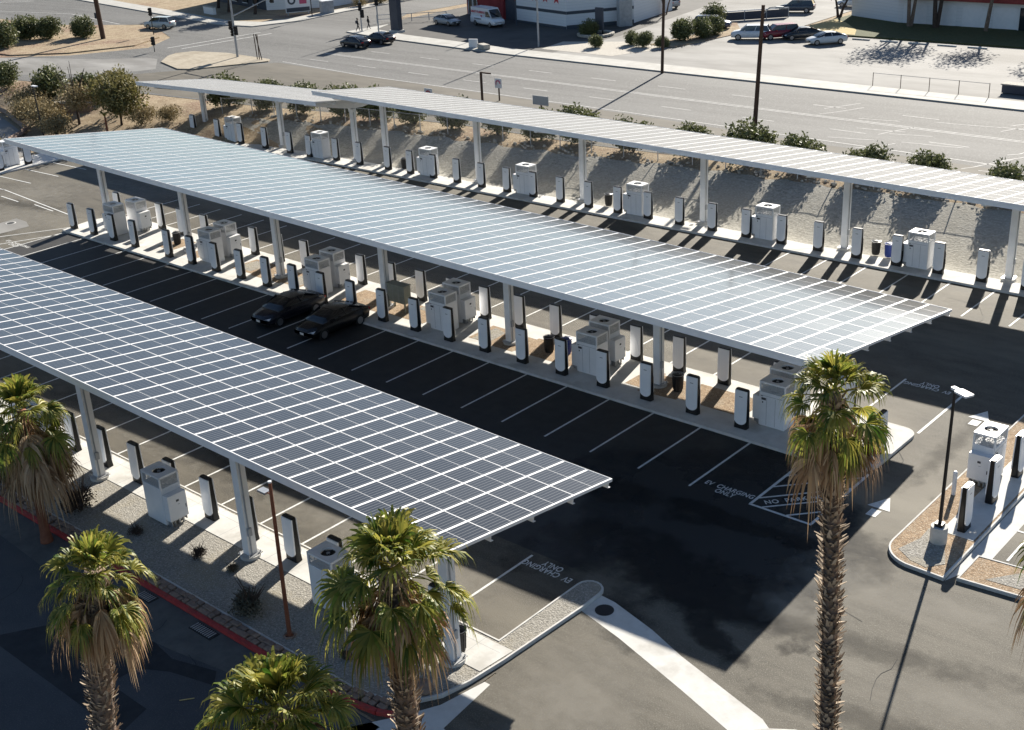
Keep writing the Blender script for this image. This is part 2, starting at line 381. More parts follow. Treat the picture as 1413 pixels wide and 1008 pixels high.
sheet('street_gutter',[[(-60,-26.9),(-6,-26.8),(6.8,-27.5),(9.3,-27.2),(11.7,-26.8),(18.4,-26.3),(18.4,-25.45),(-60,-25.45)]],3*LZ,M['gutter'])
sheet('concrete_swale',[[(19.42,-16.25),(21.69,-16.81),(23.57,-17.40),(25.09,-17.88),(27.38,-18.66),(28.2,-19.4),(29,-18.2),(27.99,-17.52),(24.05,-16.34),(22.37,-15.69),(20.24,-15.10),(19.47,-15.04)],
      [(18.6,-24.55),(19.2,-23.4),(19.55,-21.6),(19.8,-21.6),(20.1,-24.2),(20.9,-24.4),(21,-27.5),(17.5,-26.2)]],3*LZ,M['conc'])
sheet('concrete_pad',[[(-49.9,-.9),(-48.3,-.95),(-46.9,-1.5),(-47.0,-3.9),(-49.8,-2.6)]],3*LZ,M['bglot'])
# soft edged stains and painted shade: a blotch that fades out by noise
def stain_shade_mat(name,col,dens=.85,soft=.18,scale=3.0):
    m,nt,b=new_mat(name); N=nt.nodes; L=nt.links
    tc=N.new('ShaderNodeTexCoord'); mp=N.new('ShaderNodeMapping'); mp.inputs['Location'].default_value=(-.5,-.5,0); L.new(tc.outputs['Generated'],mp.inputs['Vector'])
    mp2=N.new('ShaderNodeMapping'); mp2.inputs['Scale'].default_value=(2,2,0); L.new(mp.outputs[0],mp2.inputs['Vector'])
    ln=N.new('ShaderNodeVectorMath'); ln.operation='LENGTH'; L.new(mp2.outputs[0],ln.inputs[0])
    n=N.new('ShaderNodeTexNoise'); n.inputs['Scale'].default_value=scale*.16; n.inputs['Detail'].default_value=8; n.inputs['Roughness'].default_value=.6; L.new(tc.outputs['Object'],n.inputs['Vector'])
    mu=N.new('ShaderNodeMath'); mu.operation='MULTIPLY_ADD'; mu.inputs[1].default_value=2.4; L.new(n.outputs['Fac'],mu.inputs[0])
    neg=N.new('ShaderNodeMath'); neg.operation='MULTIPLY'; neg.inputs[1].default_value=-1.0; L.new(ln.outputs['Value'],neg.inputs[0]); L.new(neg.outputs[0],mu.inputs[2])
    mr=N.new('ShaderNodeMapRange'); mr.inputs['From Min'].default_value=.55-soft/2; mr.inputs['From Max'].default_value=.55+soft/2; mr.inputs['To Max'].default_value=dens; L.new(mu.outputs[0],mr.inputs['Value'])
    t=N.new('ShaderNodeBsdfTransparent'); ms=N.new('ShaderNodeMixShader'); L.new(mr.outputs[0],ms.inputs[0]); L.new(t.outputs[0],ms.inputs[1]); L.new(b.outputs[0],ms.inputs[2]); L.new(ms.outputs[0],N['Material Output'].inputs['Surface'])
    b.inputs['Base Color'].default_value=(*col,1); b.inputs['Roughness'].default_value=.8; b.inputs['Specular IOR Level'].default_value=.2
    return m
SHADEF=stain_shade_mat('shade_edge_fade',(.036,.035,.034),.92,.5,1.5); WET=stain_shade_mat('wet_stain',(.02,.019,.018),.62,.4); DUST=stain_shade_mat('pale_dust_stain',(.30,.28,.24),.42,1.0,9); GRIME=stain_shade_mat('tyre_grime',(.04,.037,.032),.32,.8,7)  # first one extends the aisle's painted canopy shade; the rest are stains
def blotch(x,y,w,h,rz,mat,k,name='ground_stain_shade'):
    c,s_=math.cos(rz),math.sin(rz)
    mb=MB(); mb.add([(sx*w/2,sy*h/2,0) for sx,sy in ((-1,-1),(1,-1),(1,1),(-1,1))],[(0,1,2,3)],mat)
    o=mb.build(name,loc=(x,y,2.15*LZ+.0001*k),rotz=rz,fix=False); o['kind']='structure'
k=0
for x,y,w_,h_,rz,m_ in ((19.8,-8.2,17,19,.1,SHADEF),(21.2,-12.0,13,4.6,-.12,WET),(24.2,-14.6,5.5,1.6,-.35,WET),(12.5,-8.4,20,2.6,.10,WET),(20.5,-7.4,9,1.5,.05,WET),(-6,-9.5,16,1.4,.02,WET),
    (26.6,-8.6,5.5,4.0,.2,DUST),(30.5,-7.9,6,1.8,.1,DUST),(25.6,-11.5,3,2.6,.3,DUST),(22.5,-20.5,5,7,.5,DUST),(33,-13,7,3,.4,DUST),
    (-50,-1,14,9,.2,DUST),(-56,4,10,8,.3,DUST),(-48,9,12,5,.0,DUST),(15,22,18,3,.02,DUST),(22,21,10,3.2,.1,DUST),(4,20.5,14,3,.0,DUST),(-12,6.5,24,3,.0,DUST),(8,6.8,22,3,.02,DUST),
    (29,-12,12,1.6,.2,GRIME),(31,-15.5,10,1.4,.25,GRIME),(25.0,3.5,1.2,10,.0,GRIME),(-53,-5,18,4,.1,GRIME),(-54,1.5,14,2,.15,GRIME),(-2,-17,30,2.6,.0,GRIME),(8,-17.2,14,3,.05,DUST),(-8,-17.3,14,2.6,.0,DUST),(14.6,-17.5,4,3,.0,DUST)):
    blotch(x,y,w_,h_,rz,m_,k); k+=1
# cracks in the old street and the lot
mbk=MB(); rnd=random.Random(5)
def crack(x,y,a,n,step=.5):
    p=Vector((x,y))
    for _ in range(n):
        a+=rnd.uniform(-.5,.5); q=p+Vector((math.cos(a),math.sin(a)))*step*rnd.uniform(.6,1.3)
        d=(q-p).normalized(); nn=Vector((-d.y,d.x))*.009
        mbk.add([(p.x-nn.x,p.y-nn.y,.0165),(q.x-nn.x,q.y-nn.y,.0165),(q.x+nn.x,q.y+nn.y,.0165),(p.x+nn.x,p.y+nn.y,.0165)],[(0,1,2,3)],M['patch']); p=q
for c in ((4,-27.2,-.9,7),(7.5,-26.2,-1.1,6),(10,-27,.3,8),(0,-28,-.2,14),(13,-27,-1.2,6),(-8,-27,-.8,8),(26,-10,-.4,5),(30,-12,-1,5),(-52,2,.2,16),(-50,6,.1,12),(24,1,1.4,12),(17,22,.1,14)): crack(*c)
struct(mbk.build('pavement_cracks',fix=False))

RZ=ROAD+LZ
sheet('road',[[(-420,150),(-175,78),(-136,71.5),(-116,67.9),(-108.5,68.8),(-106,76),(-107.2,86),(-106,140),(-93,140),(-95.7,88),(-90.5,79),(-90.9,71.2),(-83,69.6),(-58,67),(-34,66.1),(-4.3,65.2),(60,62.8),(400,50),
     (400,38.5),(60,39.5),(16,38),(-8,37),(-20,36),(-36,36.2),(-48,34.6),(-61,32.2),(-75,30.5),(-93,28.7),(-104,27),(-130,22),(-420,-40),(-420,20),(-150,33.5),(-120,35.4),(-112,41),(-107,50),(-112,57),(-127,64),(-142,56),(-420,70)]],RZ,M['road'])
sheet('road_shoulder',[[(-95,30.8),(-75,31),(-61,32.6),(-48,35),(-36,36.6),(-20,36.4),(-8,37.4),(16,38.4),(60,40),(60,43.2),(-5,45.6),(-25,47.4),(-63,49.2),(-80,50.5),(-88,40.2)]],RZ+LZ,M['shoulder'])
sheet('slip_road',[[(-150,33),(-120,35.2),(-112,38.6),(-104,41.5),(-100,45),(-97.5,45),(-91,40.3),(-93,36.4),(-104,29.6),(-112,26.6),(-150,18)]],RZ+LZ,M['bglot'])
# block corners and kerbs beyond the road
def slab(name,poly,z1,mat): 
    mb=MB(); mb.prism(poly,ROAD-.2,z1,mat,False); return struct(mb.build(name))
slab('far_pavement',[(-90.6,71.2),(-83,69.6),(-58,67),(-34,66.1),(-4.3,65.2),(60,62.8),(60,66.3),(-4,68.4),(-34,69.4),(-58,70.2),(-80,72.6),(-88,74.5),(-90,79)],ROAD+.14,M['sidewalk'])
slab('corner_pavement',[(-175,78),(-136,71.5),(-116,67.9),(-108.5,68.8),(-106,76),(-107.2,86),(-107,130),(-109.6,130),(-110,86),(-109.5,77),(-111,72.4),(-117,71.2),(-136,74.6),(-175,81.5)],ROAD+.14,M['sidewalk'])
slab('scrub_island',[(-113.5,56.2),(-110.2,50),(-113.5,42),(-120,37),(-150,35.5),(-260,20),(-260,60),(-145,55),(-127,62.5)],ROAD+.13,M['dirt'])
slab('road_nose_island',[(-97.6,46.6),(-94.5,43.5),(-88,41.4),(-86,42.2),(-81.5,50.2),(-82.5,51.2),(-92,51.8),(-97.5,50.6),(-98.6,48.6)],ROAD+.13,M['palesand'])
slab('corner_dirt',[(-175,81.5),(-136,74.6),(-117,71.2),(-111,72.4),(-109.5,77),(-110,86),(-109.6,130),(-175,130)],ROAD+.12,M['dirt'])
sheet('dark_parking_lot',[[(-92,79.2),(-88,74.6),(-80,72.7),(-58,70.3),(-50,70),(-53,84),(-53,120),(-93,120)]],ROAD+.03,M['bgdark'])
sheet('pale_parking_lot',[[(-53,70.1),(-34,69.5),(-4,68.5),(60,66.4),(90,66),(90,95),(-28.9,94.6),(-35.8,98.2),(-37,125),(-60,125),(-53,84)]],ROAD+.035,M['bglot'])
slab('lawn',[(-35,98.4),(-28.7,95.2),(90,95.4),(90,112),(-34.6,112)],ROAD+.15,M['grass'])
sheet('dry_lawn',[[(-34.8,98.6),(-29,95.6),(-26.5,95.6),(-28,99),(-32,104),(-34.4,106)]],ROAD+.17,M['yellowgrass'])

# ------------------------------------------------------------------ painted markings
P=2.743
def stripe(mb,a,b,w,z,m):
    a=Vector((a[0],a[1],0)); b=Vector((b[0],b[1],0)); d=(b-a).normalized(); n=Vector((-d.y,d.x,0))*w/2
    mb.add([(p.x,p.y,z) for p in (a-n,b-n,b+n,a+n)],[(0,1,2,3)],m)
MZ=4.5*LZ
mb=MB()
for k in range(-14,9):        # in front of the central island
    x=-4.44+k*P
    if x<-43.5: continue
    stripe(mb,(x,-.78),(x,-6.03),.11,MZ,M['line'])
for k in range(-23,8):        # behind the central island, facing the rear row
    x=.95+k*P
    if x<-43: continue
    stripe(mb,(x,4.5),(x,9.8),.11,MZ,M['line'])
for k in range(-24,6):        # rear row
    x=18.9-k*P
    if x<-44: continue
    stripe(mb,(x,24.5),(x,19.6),.11,MZ,M['line'])
for k in range(-16,1):        # front row
    x=15.65+k*P
    stripe(mb,(x,-19.65),(x,-14.45),.11,MZ,M['line'])
stripe(mb,(23.25,4.4),(23.25,9.9),.13,MZ,M['line'])
for y in (2.9,5.4,8.1,10.9):      # far left row
    stripe(mb,(-64.8,y),(-59.4,y+.25),.11,MZ,M['line'])
for a,b in (((-46.3,-4.4),(-42.9,1.4)),((-44.4,-5.3),(-42.0,.1)),((-59.8,3.2),(-46.3,2.0)),((-57.6,1.9),(-54.6,1.8)),((-52.5,2.1),(-49.2,1.9))):
    stripe(mb,a,b,.11,MZ,M['line'])
struct(mb.build('parking_lines',fix=False))
# no-parking hatching
mb=MB(); z=MZ
for a,b in (((20.4,-5.82),(23.35,-5.82)),((20.45,-5.8),(20.4,-.95)),((23.3,-5.8),(23.25,-.55))):
    stripe(mb,a,b,.13,z,M['line'])
for x0,y0 in ((20.45,-5.2),(20.45,-3.98),(20.45,-2.75),(20.42,-1.6),(21.0,-5.76),(22.15,-5.76)):
    L=min((23.25-x0),( -.97-y0)/1.1 if x0<20.9 else 9); stripe(mb,(x0,y0),(x0+L,y0+L*1.1),.10,z+.001,M['line'])
struct(mb.build('hatched_bay_lines',fix=False))
def arrow(mb,x,y,rz,m,z):
    c,s=math.cos(rz),math.sin(rz)
    t=lambda px,py:(x+px*c-py*s,y+px*s+py*c,z)
    mb.add([t(-.5,0),t(.5,0),t(0,1.1)],[(0,1,2)],m)
    mb.add([t(-.22,-.75),t(.22,-.75),t(.22,-.16),t(-.22,-.16)],[(0,1,2,3)],m)
mb=MB(); arrow(mb,24.9,-3.0,0,M['line'],MZ); arrow(mb,24.9,7.4,0,M['line'],MZ)
struct(mb.build('direction_arrows',fix=False))
def text_mesh(name,body,size,mat,parent=None,extrude=0.0,space=1.0,align='CENTER'):
    cu=bpy.data.curves.new('tmp','FONT'); cu.body=body; cu.size=size; cu.align_x=align; cu.extrude=extrude; cu.space_character=space; cu.space_line=.85; cu.offset=size*.02
    o=bpy.data.objects.new('tmp',cu); COL.objects.link(o)
    dg=bpy.context.evaluated_depsgraph_get(); me=bpy.data.meshes.new_from_object(o.evaluated_get(dg)); 
    bpy.data.objects.remove(o); me.materials.clear(); me.materials.append(mat); me.name=name
    t=bpy.data.objects.new(name,me); COL.objects.link(t); t.parent=parent
    return t
for (x,y,rz) in ((19.1,-5.42,0),(16.85,-14.85,PI),(21.45,9.55,PI)):
    t=struct(text_mesh('painted_lettering','EV  CHARGING\nONLY',.37,M['line'],space=1.05)); t.location=(x,y,MZ+.001); t.rotation_euler.z=rz; t.scale=(.92,1.25,1)
t=struct(text_mesh('painted_lettering','NO  PARKING',.38,M['line'],space=1.1)); t.location=(21.86,-4.50,MZ+.002); t.rotation_euler.z=math.atan(1.1); t.scale=(1,1.15,1)
t=struct(text_mesh('painted_lettering','EV  CHARGING\nONLY',.42,M['line'],space=1.15)); t.location=(-43.2,-4.6,MZ+.001); t.rotation_euler.z=.0
# road lines
mb=MB(); z=RZ+2.5*LZ
def poly_stripe(pts,w):
    for a,b in zip(pts,pts[1:]): stripe(mb,a,b,w,z,M['linebg'])
poly_stripe([(-80,51.2),(-63,49.3),(-25,47.9),(20,45.6),(60,44)],.16)
for x in range(-78,60,9):
    yy=interp([(-80,54),(-25,51.6),(60,48.2)],x); stripe(mb,(x,yy),(x+3.4,yy-.12),.14,z,M['linebg'])
poly_stripe([(-80,57.6),(-25,55.2),(60,51.9)],.14); poly_stripe([(-80,58),(-25,55.6),(60,52.3)],.14)
for x in range(-75,60,9):
    yy=interp([(-80,61.6),(-25,59.4),(60,56)],x); stripe(mb,(x,yy),(x+3.4,yy-.12),.14,z,M['linebg'])
poly_stripe([(-172,62),(-152.5,65.5),(-132.6,61.9)],.18); poly_stripe([(-195,62),(-180,74)],.3); poly_stripe([(-192,61),(-178,73)],.3)
poly_stripe([(-104,51),(-103,66)],.3); poly_stripe([(-101.5,51.5),(-100.5,66)],.3)
struct(mb.build('road_lines',fix=False))
# sealed cracks across the road
mb=MB()
for i in range(26):
    x=random.uniform(-12,24); y=random.uniform(43,60); d=random.choice([(1.3,2.4),(2.6,.4),(.9,1.8)]); p=(x,y)
    for k in range(3):
        q=(p[0]+d[0]*random.uniform(.3,.8),p[1]+d[1]*random.uniform(.3,.8)); stripe(mb,p,q,.12,z,M['linebg']); p=q
struct(mb.build('road_crack_seals',fix=False))

# ------------------------------------------------------------------ islands
def arc(cx,cy,r,a0,a1,n=8): return [(cx+r*math.cos(R_(a0+(a1-a0)*i/n)),cy+r*math.sin(R_(a0+(a1-a0)*i/n))) for i in range(n+1)]
def inset(poly,d):
    out=[];n=len(poly)
    for i in range(n):
        p0=Vector(poly[i-1]);p1=Vector(poly[i]);p2=Vector(poly[(i+1)%n])
        a=(p1-p0).normalized(); b=(p2-p1).normalized(); na=Vector((-a.y,a.x)); nb=Vector((-b.y,b.x))
        m=(na+nb); m=m/max(m.length_squared,.3)*2 if m.length>.01 else na
        out.append(tuple(p1+m*d*.5*1.0))
    return out
def kerb_ring(name,poly,w=.16,h=.15,mat=None):
    """closed kerb: outer wall, top ring"""
    mat=mat or M['kerb']; inn=inset(poly,w*1.0); n=len(poly); mb=MB()
    vs=[(x,y,0) for x,y in poly]+[(x,y,h-.02) for x,y in poly]
    po=inset(poly,.02); vs+=[(x,y,h) for x,y in po]+[(x,y,h) for x,y in inn]+[(x,y,h-.12) for x,y in inn]
    fs=[]
    for i in range(n):
        j=(i+1)%n
        for k in range(4): fs.append((k*n+i,k*n+j,(k+1)*n+j,(k+1)*n+i))
    mb.add(vs,fs,mat); o=mb.build(name); return struct(o),inn
CI=[(-43.2,-.78)]+[(21.6,-.95)]+arc(21.9,.45,1.4,-85,0,6)+arc(22.6,3.75,.7,0,90,5)+[(-40.3,4.4),(-42.9,4.1),(-43.6,2)]
_,inn=kerb_ring('central_island_kerb',CI)
mb=MB(); mb.prism(inn,0,.15-.004,M['conc'],False); struct(mb.build('central_island'))
# soil beds on the central island
beds=[]
cabx=[6.7,17.6,-4.3,-15.4,-26.6]
for a,b in ((8.9,10.0),(12.2,15.9),(-2.2,-.6),(1.3,5.2),(-13.2,-11.2),(-9,-5.9),(-24.3,-22),(-19,-17.2),(-33,-31.3),(-29.6,-28.2),(19.4,21.6)):
    beds.append([(a,.95),(b,.95),(b,3.1),(a,3.1)])
beds.append([(9.95,.55),(12.2,.75),(12.2,2.9),(9.95,2.9)]); beds.append([(-.6,.75),(1.3,.75),(1.3,2.9),(-.6,2.9)])
beds.append([(-11.2,.75),(-9,.75),(-9,2.9),(-11.2,2.9)]); beds.append([(-22,.75),(-19,.75),(-19,2.9),(-22,2.9)])
beds.append([(21.7,-.5),(22.4,-.5),(22.9,.3),(22.4,.75),(21.7,.7)])
sheet('central_island_soil',beds,.152,M['mulch'])
sheet('central_island_gravel',[[(-1.9,.97),(-.7,1.0),(-.8,2.6),(-1.8,2.9)],[(-18.9,1.1),(-17.4,1.2),(-17.5,2.9),(-18.8,3.0)],[(-5.9,2.5),(-7.8,2.6),(-7.9,3.05),(-5.9,3.05)],[(-24.2,1.3),(-22.6,1.2),(-22.4,2.8),(-24,2.9)]],.156,M['gravel'])
# rear island strip
RI=[(-63,23.35),(-46,23.4),(-44,24.3),(19,24.55),(60,24.75),(60,26.45),(19,26.35),(-44,26.2),(-50,25.6),(-63,25.2)]
_,inn=kerb_ring('rear_island_kerb',RI); mb=MB(); mb.prism(inn,0,.146,M['conc'],False); struct(mb.build('rear_island'))
# front island
FI=[(-62,-24.72),(16.2,-24.72),(17.5,-24.5),(18.45,-23.95),(19.0,-23.1),(19.25,-22),(19.4,-20.4),(19.6,-16.2)]+arc(19.02,-15.1,.56,0,180,8)+[(18.45,-19.62),(-62,-19.62)]
_,inn=kerb_ring('front_island_kerb',FI)
mb=MB(); mb.prism(inn,0,.13,M['gravel'],False); struct(mb.build('front_island'))
sheet('front_walk',[[(-62,-21.4),(19.15,-21.4),(19.3,-19.82),(-62,-19.82)]],.147,M['conc'])
mb=MB()
for x in rng(-60,18,1.52): mb.box(x-.008,-21.4,.14,x+.008,-19.82,.1485,M['groove'])
mb.box(-62,-20.2,.14,19,-20.188,.1487,M['groove'])
struct(mb.build('walk_joints'))
# right-hand island with the lamp
RIs=[(26.45,16)]+[(26.5,-4.7)]+arc(27.9,-5.1,1.4,180,262,7)+[(29.25,-6.55),(29.25,16)]
_,inn=kerb_ring('entry_island_kerb',RIs); mb=MB(); mb.prism(inn,0,.135,M['mulch'],False); struct(mb.build('entry_island'))
sheet('entry_island_walk',[[(27.75,-3.4),(29.08,-3.4),(29.08,16),(27.75,16)]],.148,M['conc'])
sheet('entry_island_gravel',[[(27.0,-5.6),(27.7,-6.1),(28.4,-6.25),(28.9,-5.6),(28.3,-4.3),(28.0,-3.5),(27.3,-3.5),(27.35,-4.4)]],.145,M['gravel'])
sheet('entry_side_strip',[[(29.28,-6.5),(30.1,-4.3),(30.1,16),(29.28,16)]],3*LZ,M['conc'])
PL=[(29.75,-6.3),(34,-5.6),(34,-3.8),(30.1,-4.2)]
PL=[(29.62,-6.25),(36,-5.7),(36,-3.7),(29.62,-4.25)]
_,inn=kerb_ring('side_planter_kerb',PL); mb=MB(); mb.prism(inn,0,.13,M['mulch'],False); struct(mb.build('side_planter'))
sheet('side_planter_gravel',[[(30.5,-5.7),(34,-5.4),(34,-4.4),(31.4,-4.5)]],.14,M['gravel'])
mb=MB(); stripe(mb,(29.9,-1.4),(34,-1.4),.1,MZ,M['line']); stripe(mb,(30.6,-1.4),(30.6,-3.8),.1,MZ,M['line']); struct(mb.build('side_bay_lines',fix=False))
RO=arc(30.2,-20.0,2.75,0,337.5,15)
_,inn=kerb_ring('round_island_kerb',RO,.2); mb=MB(); mb.prism(inn,0,.12,M['mulch'],False); struct(mb.build('round_island'))
# left-hand island
LI=[(-69,3),(-65,3),(-65,13),(-69,13)]
_,inn=kerb_ring('left_island_kerb',LI); mb=MB(); mb.prism(inn,0,.14,M['conc'],False); struct(mb.build('left_island'))
# red kerb
mb=MB()
rk=[(-62,-25.25),(14,-25.25),(16.4,-25.18),(17.8,-24.95),(18.6,-24.6)]
for (a,b) in zip(rk,rk[1:]):
    d=(Vector(b)-Vector(a)).normalized(); n=Vector((d.y,-d.x))*.18
    mb.prism([(a[0]+n.x,a[1]+n.y),(b[0]+n.x,b[1]+n.y),b,a],0,.16,M['redpaint'],False)
struct(mb.build('red_kerb'))
# stones set along the kerb
mb=MB()
x=-40
while x<17.6:
    w=random.uniform(.26,.42)
    for r,(y0,y1,zz) in enumerate(((-25.23,-25.0,.17),(-24.98,-24.75,.2))):
        yo=interp([(16,0),(18,.45)],x); ox=random.uniform(-.08,.08)
        mb.box(x+ox,y0+yo,.03,x+ox+w-.035,y1+yo,zz+random.uniform(-.02,.06),M['stone'],rot=random.uniform(-.06,.06),org=(x,y0))
    x+=w
o=stuff(mb.build('stone_edging',bevel=.03)); 
# drain inlets in the gutter
for x,w in ((5.1,.9),(8.6,1.3)):
    mb=MB(); mb.box(0,-.25,0,w,.22,.02,M['drain'])
    for i in range(int(w/.12)): mb.box(.04+i*.12,-.2,.02,.09+i*.12,.17,.035,M['galv'])
    o=mb.build('storm_drain',loc=(x,-25.75,.012)); tag(o,'iron storm drain in the gutter, '+('the smaller one by the left palm' if w<1 else 'the larger one nearer the brown lamp post'),'drain')
mb=MB(); mb.cyl(0,0,0,.012,.36,.36,M['drain'],24); mb.cyl(0,0,.012,.02,.3,.3,M['drain'],24)
for i in range(-3,4): mb.box(-.25,i*.075-.012,.02,.25,i*.075+.012,.028,M['drain'])
tag(mb.build('manhole_cover',loc=(20.25,-15.75,.014)),'round iron cover in the pale concrete swale by the kerb tip','manhole cover')
mb=MB(); mb.cyl(0,0,0,.012,.4,.4,M['kerb'],24); mb.cyl(0,0,.012,.02,.3,.3,M['patch'],24)
tag(mb.build('manhole_cover',loc=(-49.0,-1.9,.014)),'round cover in the pale concrete square left of the posts','manhole cover')
mb=MB(); mb.box(-.25,-.02,0,.25,.02,.02,M['yellowgrass'],rot=.9); tag(mb.build('palm_debris',loc=(12.1,-28.55,.02)),'thin yellow palm stalk lying in the dark street','debris')

# ------------------------------------------------------------------ canopies
SHADOW=(.545,-1.977)
def canopy(name,label,x0,x1,yn,yf,zn_r,slope,drop,rows,posts,posty,postlabel,round_base=True,xref=None,glass='solar'):
    """x0 left, x1 right; near edge yn (high), far edge yf (low)"""
    xref=x1 if xref is None else xref
    zn=lambda x: zn_r+slope*(xref-x)
    O=Vector((x0,yn,zn(x0))); U=Vector((x1,yn,zn(x1)))-O; Lx=U.length; U.normalize()
    V=Vector((x0,yf,zn(x0)-drop))-O; V-=V.dot(U)*U; Ly=V.length; V.normalize(); Nn=U.cross(V)
    root=bpy.data.objects.new(name,None); COL.objects.link(root)
    mw=Matrix((U,V,Nn)).transposed().to_4x4(); mw.translation=O; root.matrix_world=mw
    tag(root,label,'solar canopy')
    n=round(Lx/1.113); pw=Lx/n; pl=Ly/rows
    def panel_mb(mb,ox,oy,ex=None):
        g=.055; h=.04; a=.008
        # glass
        mb.add([(ox+g,oy+a,.0),(ox+pw-g,oy+a,.0),(ox+pw-g,oy+pl-a,.0),(ox+g,oy+pl-a,.0)],[(0,1,2,3)],M[glass])
        mb.box(ox+.002,oy+.004,-h,ox+g,oy+pl-.004,.006,M['frame']); mb.box(ox+pw-g,oy+.004,-h,ox+pw-.002,oy+pl-.004,.006,M['frame'])
        mb.box(ox+g,oy+.004,-h,ox+pw-g,oy+a+.014,.005,M['frame']); mb.box(ox+g,oy+pl-a-.014,-h,ox+pw-g,oy+pl-.004,.005,M['frame'])
        mb.box(ox+g,oy+pl/2-.008,-.01,ox+pw-g,oy+pl/2+.008,.003,M['frame'])
        mb.quad((ox+g,oy+a,-.03),(ox+g,oy+pl-a,-.03),(ox+pw-g,oy+pl-a,-.03),(ox+pw-g,oy+a,-.03),M['groove'])
    mb=MB(); panel_mb(mb,0,0); pm=mb.mesh('solar_panel')
    cam=Vector((44.16,-46.45,26.84)); cells=[]
    for i in range(n):
        for j in range(rows):
            c=mw@Vector(((i+.5)*pw,(j+.5)*pl,0)); 
            d=c-cam; f=Vector((-.6177,.6794,-.396)); rt=Vector((.7527,.6566,-.0476))
            u=d.dot(rt)/d.dot(f)
            cells.append(((c-cam).length+(1000 if u>.42 or u<-.43 else 0),i,j))
    cells.sort(); near=set((i,j) for _,i,j in cells[:100])
    for i,j in sorted(near):
        o=bpy.data.objects.new('solar_panel',pm); COL.objects.link(o); o.parent=root; o.location=(i*pw,j*pl,0)
    mb=MB()
    for i in range(n):
        for j in range(rows):
            if (i,j) not in near: panel_mb(mb,i*pw,j*pl)
    if mb.v: stuff(mb.build('solar_panel_array',root,fix=False))
    # purlins
    for j in range(rows+1):
        y=min(max(j*pl,.09),Ly-.09); mb=MB()
        mb.box(0,y-.085,-.07,Lx+.04,y+.085,-.045,M['steel']); mb.box(0,y-.085,-.30,Lx+.035,y-.06,-.07,M['steel']); mb.box(0,y-.085,-.32,Lx+.035,y+.05,-.30,M['steel'])
        mb.build('purlin',root)
    mb=MB()
    mb.box(-.05,-.045,-.12,Lx+.05,-.003,.02,M['frame']); mb.box(-.05,Ly+.003,-.10,Lx+.05,Ly+.03,.02,M['frame'])
    mb.box(Lx+.005,0,-.1,Lx+.05,Ly,.02,M['frame']); mb.box(-.05,0,-.1,-.005,Ly,.02,M['frame'])
    mb.build('edge_trim',root)
    inv=mw.inverted()
    for px in posts:
        # beam, in canopy space
        q=inv@Vector((px,posty,zn(px)-drop*(posty-yn)/(yf-yn))); lx,ly=q.x,q.y
        mb=MB(); 
        def sec(y,h,hw=.14):
            return [(lx-hw,y,-.325),(lx+hw,y,-.325),(lx+hw,y,-.325-h),(lx-hw,y,-.325-h)]
        dd=.62 if 'rear' in label else .45
        mb.loft([sec(.5,.16),sec(max(ly-1.6,1.0) if ly>2 else .9,dd*.85),sec(ly,dd),sec(min(ly+1.2,Ly-.7),dd*.85),sec(Ly-.35,.12)],M['steel'])
        mb.build('beam',root)
        # post, world space, carried as child
        top=zn(px)-drop*(posty-yn)/(yf-yn)-(1.12 if 'rear' in label else .62)
        mb=MB(); hw=.2
        mb.box(px-hw,posty-hw,.3 if round_base else .18,px+hw,posty+hw,top,M['steel'])
        mb.box(px-.27,posty-.22,top-.12,px+.27,posty+.22,top+.16,M['steel'])
        p=mb.build('post',root); p.matrix_parent_inverse=inv
        mb=MB(); mb.tube([(px+.235,posty-.08,.2),(px+.235,posty-.08,top-.15)],.03,M['galvpole'],6); mb.box(px+.2,posty-.16,1.2,px+.3,posty+.02,1.55,M['galvpole']); cd=mb.build('conduit',p)
        mb=MB(); mb.box(px-.36,posty-.36,.27 if round_base else .155,px+.36,posty+.36,.30 if round_base else .185,M['galv'])
        for sx in (-1,1):
            for sy in (-1,1): mb.cyl(px+sx*.29,posty+sy*.29,.28 if round_base else .18,.38 if round_base else .27,.03,.03,M['galv'],6)
        bp=mb.build('base_plate',root); bp.matrix_parent_inverse=inv
        if round_base:
            mb=MB(); mb.cyl(px,posty,.0,.27,.43,.43,M['kerb'],24); f=mb.build('concrete_footing',root); f.matrix_parent_inverse=inv
        if name=='solar_canopy' and 'rear' in label:   # forked head under the rear canopies
            zb=top
            mb=MB(); mb.tube([(px,posty,zb-.1),(px,posty-.55,zb+.42)],.11,M['steel'],4); mb.tube([(px,posty,zb-.1),(px,posty+.5,zb+.22)],.11,M['steel'],4)
            k=mb.build('brace',root); k.matrix_parent_inverse=inv
    return root
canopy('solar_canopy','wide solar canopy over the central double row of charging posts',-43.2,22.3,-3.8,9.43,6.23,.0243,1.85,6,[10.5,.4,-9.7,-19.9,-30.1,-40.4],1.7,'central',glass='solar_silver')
canopy('solar_canopy','dark panelled solar canopy nearest the camera, above the front row beside the street',-42,19.4,-22.8,-14.07,5.72,.021,1.2,4,[18.0,6.6,-4.6,-15.9,-27.2],-21.5,'front')
canopy('solar_canopy','long rear solar canopy alongside the gravel bank, running off the right edge',-37.9,34,20.8,29.6,6.62,.0133,1.2,4,[29.9,18.9,8.0,-3.0,-13.9,-24.8,-35.8],26.6,'rear',xref=21,glass='solar_dust_glare')
canopy('solar_canopy','short lower rear solar canopy at the far left end of the gravel bank',-64,-37.4,20.6,29.4,6.57,-.0237,1.2,4,[-39.3,-49.6,-61.6],26.2,'rear left',glass='solar_dust_glare')

